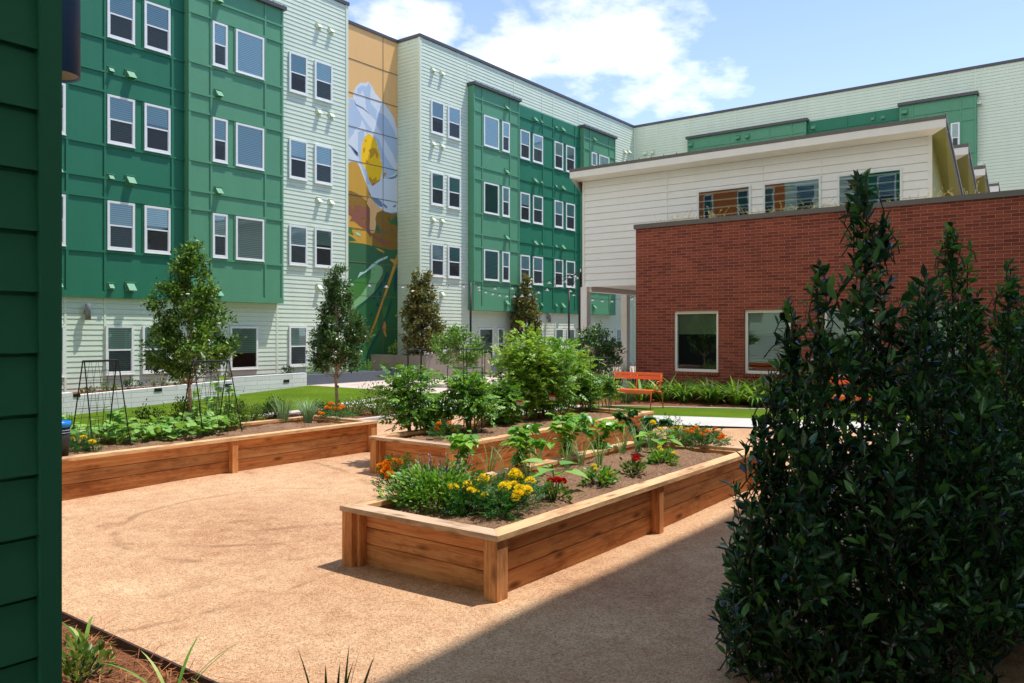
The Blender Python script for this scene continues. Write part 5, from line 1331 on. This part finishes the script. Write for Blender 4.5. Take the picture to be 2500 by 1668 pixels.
# grasses on the planted roof behind the brick parapet
for i,px in enumerate((1618,1640,1655,1672,1690,1735,1748,1762,1838,1850,1862,1898,1925,1958,1985,2050,2072,2200,2230,2262,2372)):
    q=on_x(px,540,XB+.7); h=(.74,.6,.66,.8,.7,.72,.78,.62)[i%8]
    t=thing('roof_grass','pale feathery grass tuft behind the brick parapet','grass clump',(q[0],q[1],4.55),0,'grass tufts on the planted roof')
    g=np.random.default_rng(200+i); ls=blade_lines(g,26,h*.85,.10,.3,1.2); strips('foliage',ls,[.012]*len(ls),M['l_straw' if i%3 else 'l_grass'],t)
    ls=blade_lines(g,7,h*1.05,.06,.25,.9); P=[];D=[]
    for pts in ls:
        a,b=np.array(pts[-3]),np.array(pts[-1])
        for j in range(16): u=g.uniform(); P.append(a+(b-a)*u+g.normal(0,.006,3)); D.append(b-a+g.normal(0,.09,3))
    strips('seed_stalk',ls,[.006]*len(ls),M['l_straw'],t)
    leaf_obj('seed_head',t,np.array(P),np.array(D),rn(g,len(P),3),.05*np.ones(len(P)),SLIM,M['l_straw'])
# ================================================================ dark laurels at the right, in the shade
def laurel(label,loc,leaders,seed,m,ls=.092):
    """several upright leaders, each carrying its own spire of short leafy shoots; offsets are across and along the view of the bed"""
    g=np.random.default_rng(seed); t=thing('laurel_shrub',label,'shrub',loc,0,'columnar laurels on the right'); b=MB(); P=[];D=[];S=[];U=[]
    for (ox,od,H,rad,nsh) in leaders:
        nsh=int(nsh*1.15)
        cx,cy=ox*FY+od*FX, -ox*FX+od*FY
        b.tube([(cx*.35,cy*.35,-.05),(cx*.85,cy*.85,H*.35),(cx+g.normal(0,.02),cy+g.normal(0,.02),H*.97)],[.015,.010,.003],6)
        for i in range(nsh):
            z1=H*g.uniform(.0,1.0)**.95; u0=z1/H
            rm=rad*(1.42-.5*u0-.86*max(0,u0-.68)/.32); k=.72+.28*min(1,u0/.4)
            a=g.uniform(0,2*math.pi); q=max(.01,rm)*g.uniform(.05,1)**.6; L=g.uniform(.16,.30)*(1 if u0<.9 else .7)
            bx,by=cx*k,cy*k
            tip=np.array([bx+q*math.cos(a),by+q*math.sin(a),z1]); o=np.array([math.cos(a),math.sin(a),0])
            d=nrm(o*g.uniform(.1,1.05)+np.array([0,0,1.])+g.normal(0,.24,3)); p0=tip-d*L
            if p0[2]<-.1: continue
            b.tube([p0-o*min(q,.06)-np.array([0,0,.06]),p0,tip],[.0042,.0036,.002],4,cap=False)
            n=int(L/.021)
            for j in range(n):
                u=(j+.5)/n; az=j*2.4+a; ax=nrm(np.cross(d,[.3,.7,.2])); ay=np.cross(d,ax)
                r_=ax*math.cos(az)+ay*math.sin(az)
                P.append(p0+d*L*u); D.append(r_*g.uniform(.5,1.0)+d*(.5+.55*u)+np.array([0,0,-.1])); U.append(d+g.normal(0,.22,3)); S.append(ls*g.uniform(.5,1.15)*(1-.35*(u>.9)))
    _par(b.build('stem',M['stemdark'],None),t)
    leaf_obj('foliage',t,np.array(P),np.array(D),np.array(U),np.array(S),OVL,m); return t
OVL=(np.array([[0,0,0],[0,.14,0],[-.17,.36,.05],[-.19,.58,.05],[-.1,.83,.01],[0,1.02,-.06],[.1,.83,.01],[.19,.58,.05],[.17,.36,.05],[0,.36,-.02],[0,.6,-.03]]),
     [(0,1,2),(1,9,2),(2,9,3),(9,10,3),(3,10,4),(10,5,4),(0,8,1),(1,8,9),(8,7,9),(9,7,10),(7,6,10),(10,6,5)])
q=at_d(2118,0,4.15); laurel('tallest and nearest dark laurel, its tip against the upper windows',q,
  [(-.04,.0,2.62,.20,95),(.13,.1,2.42,.17,75),(-.27,-.05,2.18,.17,70),(-.36,.12,1.98,.16,60),(-.48,0,1.66,.17,60),(-.53,.1,1.36,.17,55),(-.60,-.05,.92,.17,40),(-.66,.1,.45,.15,26),(.25,-.1,2.14,.2,75),(.40,.15,1.9,.22,75),(-.15,.25,1.9,.22,75),(.0,-.25,1.55,.24,75),(-.4,-.25,1.3,.24,65),(.35,-.3,1.4,.25,70),(-.1,.4,1.4,.25,50),(.6,0,1.5,.24,55)],301,M['l_near'])
q=at_d(2345,0,4.75); laurel('middle laurel with brighter leaves against the red brick',q,
  [(-.06,0,2.46,.20,95),(.10,.1,2.32,.2,80),(-.28,.0,2.12,.17,70),(-.38,.15,1.7,.2,65),(.30,0,2.2,.2,80),(.45,.1,1.8,.22,70),(0,-.25,1.7,.26,80),(.0,.3,1.7,.26,60),(-.3,-.2,1.3,.24,60),(.35,-.25,1.3,.26,60)],302,M['l_near2'],.076)
q=at_d(2500,0,5.35); laurel('right laurel cut by the picture edge',q,
  [(-.10,0,2.28,.2,90),(.1,.1,2.2,.2,70),(-.3,.05,2.05,.19,75),(-.45,.1,1.6,.2,60),(.3,0,2.1,.2,60),(0,-.25,1.7,.26,80),(-.2,.3,1.6,.26,60),(.4,-.2,1.5,.25,60)],303,M['l_near2'],.076)
# ================================================================ pine straw bed, lower left
t=bush('nandina_shrub','small glossy-leaved shrub in the pine straw at lower left','shrub',on_z(190,1675,0.0),.15,.20,240,.046,M['l_bush'],311)
clump('strap_leaf_clump','few long arching green blades beside the small glossy shrub','plant',on_z(205,1590,0),6,.30,.04,.35,1.7,.024,M['l_lir'],312)
clump('strap_leaf_clump','dark upright blades poking up at the bottom edge','plant',on_z(800,1800,0),8,.40,.13,.12,.35,.026,M['l_dbush'],313)
clump('strap_leaf_clump','single blade arching over the steel edging','plant',on_z(420,1710,0),5,.36,.06,.5,1.2,.02,M['l_lir'],314)
g=np.random.default_rng(17); n=5200
P=np.stack([g.uniform(1.0,2.27,n),g.uniform(2.2,7.0,n),g.uniform(.005,.045,n)],1); k=n//60; P[-k:,0]=g.uniform(2.2,2.42,k); P[-k:,2]+=.03
a=g.uniform(0,2*math.pi,n); D=np.stack([np.cos(a),np.sin(a),g.normal(0,.13,n)],1)
STR=(np.array([[-.012,0,0],[.012,0,0],[.012,.5,.03],[-.012,.5,.03],[.004,1,0],[-.004,1,0]]),[(0,1,2),(0,2,3),(3,2,4),(3,4,5)])
o=mesh_obj('pine_straw',leaf_mesh('pine_straw',P,D,np.tile([0,0,1.],(n,1))+rn(g,n,3)*.1,.17*g.uniform(.5,1.2,n),STR,M['needle'])); tag(o,'loose brown pine straw mulch',None,None,'stuff')
# loose stones on the court
g=np.random.default_rng(29); n=9000
xy=np.stack([g.uniform(2.35,9,n)**1.0,g.uniform(2.4,9,n)],1); keep=~((xy[:,0]>4.1)&(xy[:,0]<9.3)&(xy[:,1]>3.2)&(xy[:,1]<4.85)); xy=xy[keep]; n=len(xy)
STN=(np.array([[-.5,-.4,0],[.5,-.35,0],[.4,.45,0],[-.45,.4,0],[0,0,.45]]),[(0,1,4),(1,2,4),(2,3,4),(3,0,4)])
Z=np.array([und(x,y)-.019 for x,y in xy]); a=g.uniform(0,2*math.pi,n)
o=mesh_obj('loose_gravel',leaf_mesh('loose_gravel',np.stack([xy[:,0],xy[:,1],Z],1),np.stack([np.cos(a),np.sin(a),0*a],1),np.tile([0,0,1.],(n,1)),.0115*g.uniform(.5,1.5,n),STN,mat('granite_chip',C(206,160,118),.9,.35,40))); tag(o,'loose granite chips',None,None,'stuff')
# ---------------------------------------------------------------- sun, sky, camera
SUN = Vector((.31,-.23,1)).normalized()
el = math.asin(SUN.z); az = math.atan2(SUN.y,SUN.x)
sd = bpy.data.lights.new('sun','SUN'); sd.energy=2.85; sd.angle=R(.53); sd.color=(1,.955,.88)
so = link(bpy.data.objects.new('sun',sd)); so.rotation_euler = SUN.to_track_quat('Z','Y').to_euler()
w = bpy.data.worlds.new('World'); SC.world=w; w.use_nodes=True
nt=w.node_tree; N=nt.nodes; bg=N['Background']; bg.inputs['Strength'].default_value=.15
sky=N.new('ShaderNodeTexSky'); sky.sky_type='NISHITA'; sky.sun_disc=False; sky.sun_elevation=el; sky.sun_rotation=math.pi/2-az
sky.air_density=1.0; sky.dust_density=.35; sky.ozone_density=3.0
def mth(op,a,b=None,clamp=False):
    m=N.new('ShaderNodeMath'); m.operation=op; m.use_clamp=clamp
    for i,v in enumerate((a,b)):
        if v is None: continue
        if isinstance(v,(int,float)): m.inputs[i].default_value=v
        else: nt.links.new(v,m.inputs[i])
    return m.outputs[0]
tc=N.new('ShaderNodeTexCoord'); d=tc.outputs['Generated']
sx=N.new('ShaderNodeSeparateXYZ'); nt.links.new(d,sx.inputs[0])
zz=mth('ADD',mth('MAXIMUM',sx.outputs[2],0.0),.22)
cv=N.new('ShaderNodeCombineXYZ'); nt.links.new(mth('DIVIDE',sx.outputs[0],zz),cv.inputs[0]); nt.links.new(mth('DIVIDE',sx.outputs[1],zz),cv.inputs[1])
def noi(sc,det,ro):
    n=N.new('ShaderNodeTexNoise'); n.inputs['Scale'].default_value=sc; n.inputs['Detail'].default_value=det; n.inputs['Roughness'].default_value=ro; nt.links.new(cv.outputs[0],n.inputs['Vector']); return n.outputs['Fac']
n1=noi(2.4,9,.56); n2=noi(9,6,.6); n3=noi(.9,4,.5)
# cloud banks: soft mounds at fixed bearings in the sky, broken up by noise
bank=None
for px,py,rad,amp in ((1430,60,.085,.30),(1560,130,.11,.34),(1660,190,.09,.26),(1380,210,.11,.36),(1250,190,.09,.36),(1520,270,.14,.36),(1020,60,.06,.36),(930,60,.08,.34),(880,110,.06,.2),(1700,120,.07,.14),(1790,300,.10,.16),(700,150,.3,.1),((-.9,.15,.45),0,.95,.44),((-.25,.1,.95),0,.6,.36)):  # last two banks, behind the camera and overhead, are unseen, added for fill light
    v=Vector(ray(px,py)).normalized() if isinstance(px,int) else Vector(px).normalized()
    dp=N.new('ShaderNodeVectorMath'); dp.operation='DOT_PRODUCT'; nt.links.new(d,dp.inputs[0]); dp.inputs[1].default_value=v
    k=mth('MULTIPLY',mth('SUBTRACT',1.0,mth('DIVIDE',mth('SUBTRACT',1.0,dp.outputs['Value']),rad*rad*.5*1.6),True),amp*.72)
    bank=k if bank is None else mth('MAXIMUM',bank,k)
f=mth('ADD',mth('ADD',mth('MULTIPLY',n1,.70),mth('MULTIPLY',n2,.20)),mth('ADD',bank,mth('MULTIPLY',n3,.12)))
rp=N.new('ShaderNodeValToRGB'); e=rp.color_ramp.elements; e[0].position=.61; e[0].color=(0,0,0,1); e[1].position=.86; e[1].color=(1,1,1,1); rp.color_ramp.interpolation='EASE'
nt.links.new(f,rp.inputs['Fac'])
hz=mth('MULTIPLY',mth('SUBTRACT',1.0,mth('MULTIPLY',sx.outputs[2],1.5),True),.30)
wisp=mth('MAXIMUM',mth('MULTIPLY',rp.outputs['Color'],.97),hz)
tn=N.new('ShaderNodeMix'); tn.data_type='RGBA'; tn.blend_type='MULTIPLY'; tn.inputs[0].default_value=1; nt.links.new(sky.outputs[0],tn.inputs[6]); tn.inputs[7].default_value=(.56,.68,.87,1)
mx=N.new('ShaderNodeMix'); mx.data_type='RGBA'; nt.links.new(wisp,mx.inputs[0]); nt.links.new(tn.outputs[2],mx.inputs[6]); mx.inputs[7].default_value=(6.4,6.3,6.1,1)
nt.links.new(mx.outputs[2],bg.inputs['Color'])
cd=bpy.data.cameras.new('camera'); cam=link(bpy.data.objects.new('camera',cd)); cam.location=(0,0,CZ); cam.rotation_euler=(R(90),0,YAW-R(90))
cd.sensor_width=36; cd.lens=36*FL/2500; cd.shift_y=-(834-HY)/2500; cd.clip_start=.05; cd.clip_end=2000
SC.camera=cam
SC.view_settings.view_transform='Standard'; SC.view_settings.look='None'; SC.view_settings.exposure=.86; SC.view_settings.gamma=1
SC.render.engine='CYCLES'; SC.cycles.use_denoising=True; SC.cycles.max_bounces=8; SC.cycles.transparent_max_bounces=16; SC.cycles.diffuse_bounces=4
SC.cycles.sample_clamp_indirect=6
try: SC.cycles.denoiser='OPENIMAGEDENOISE'
except Exception: pass
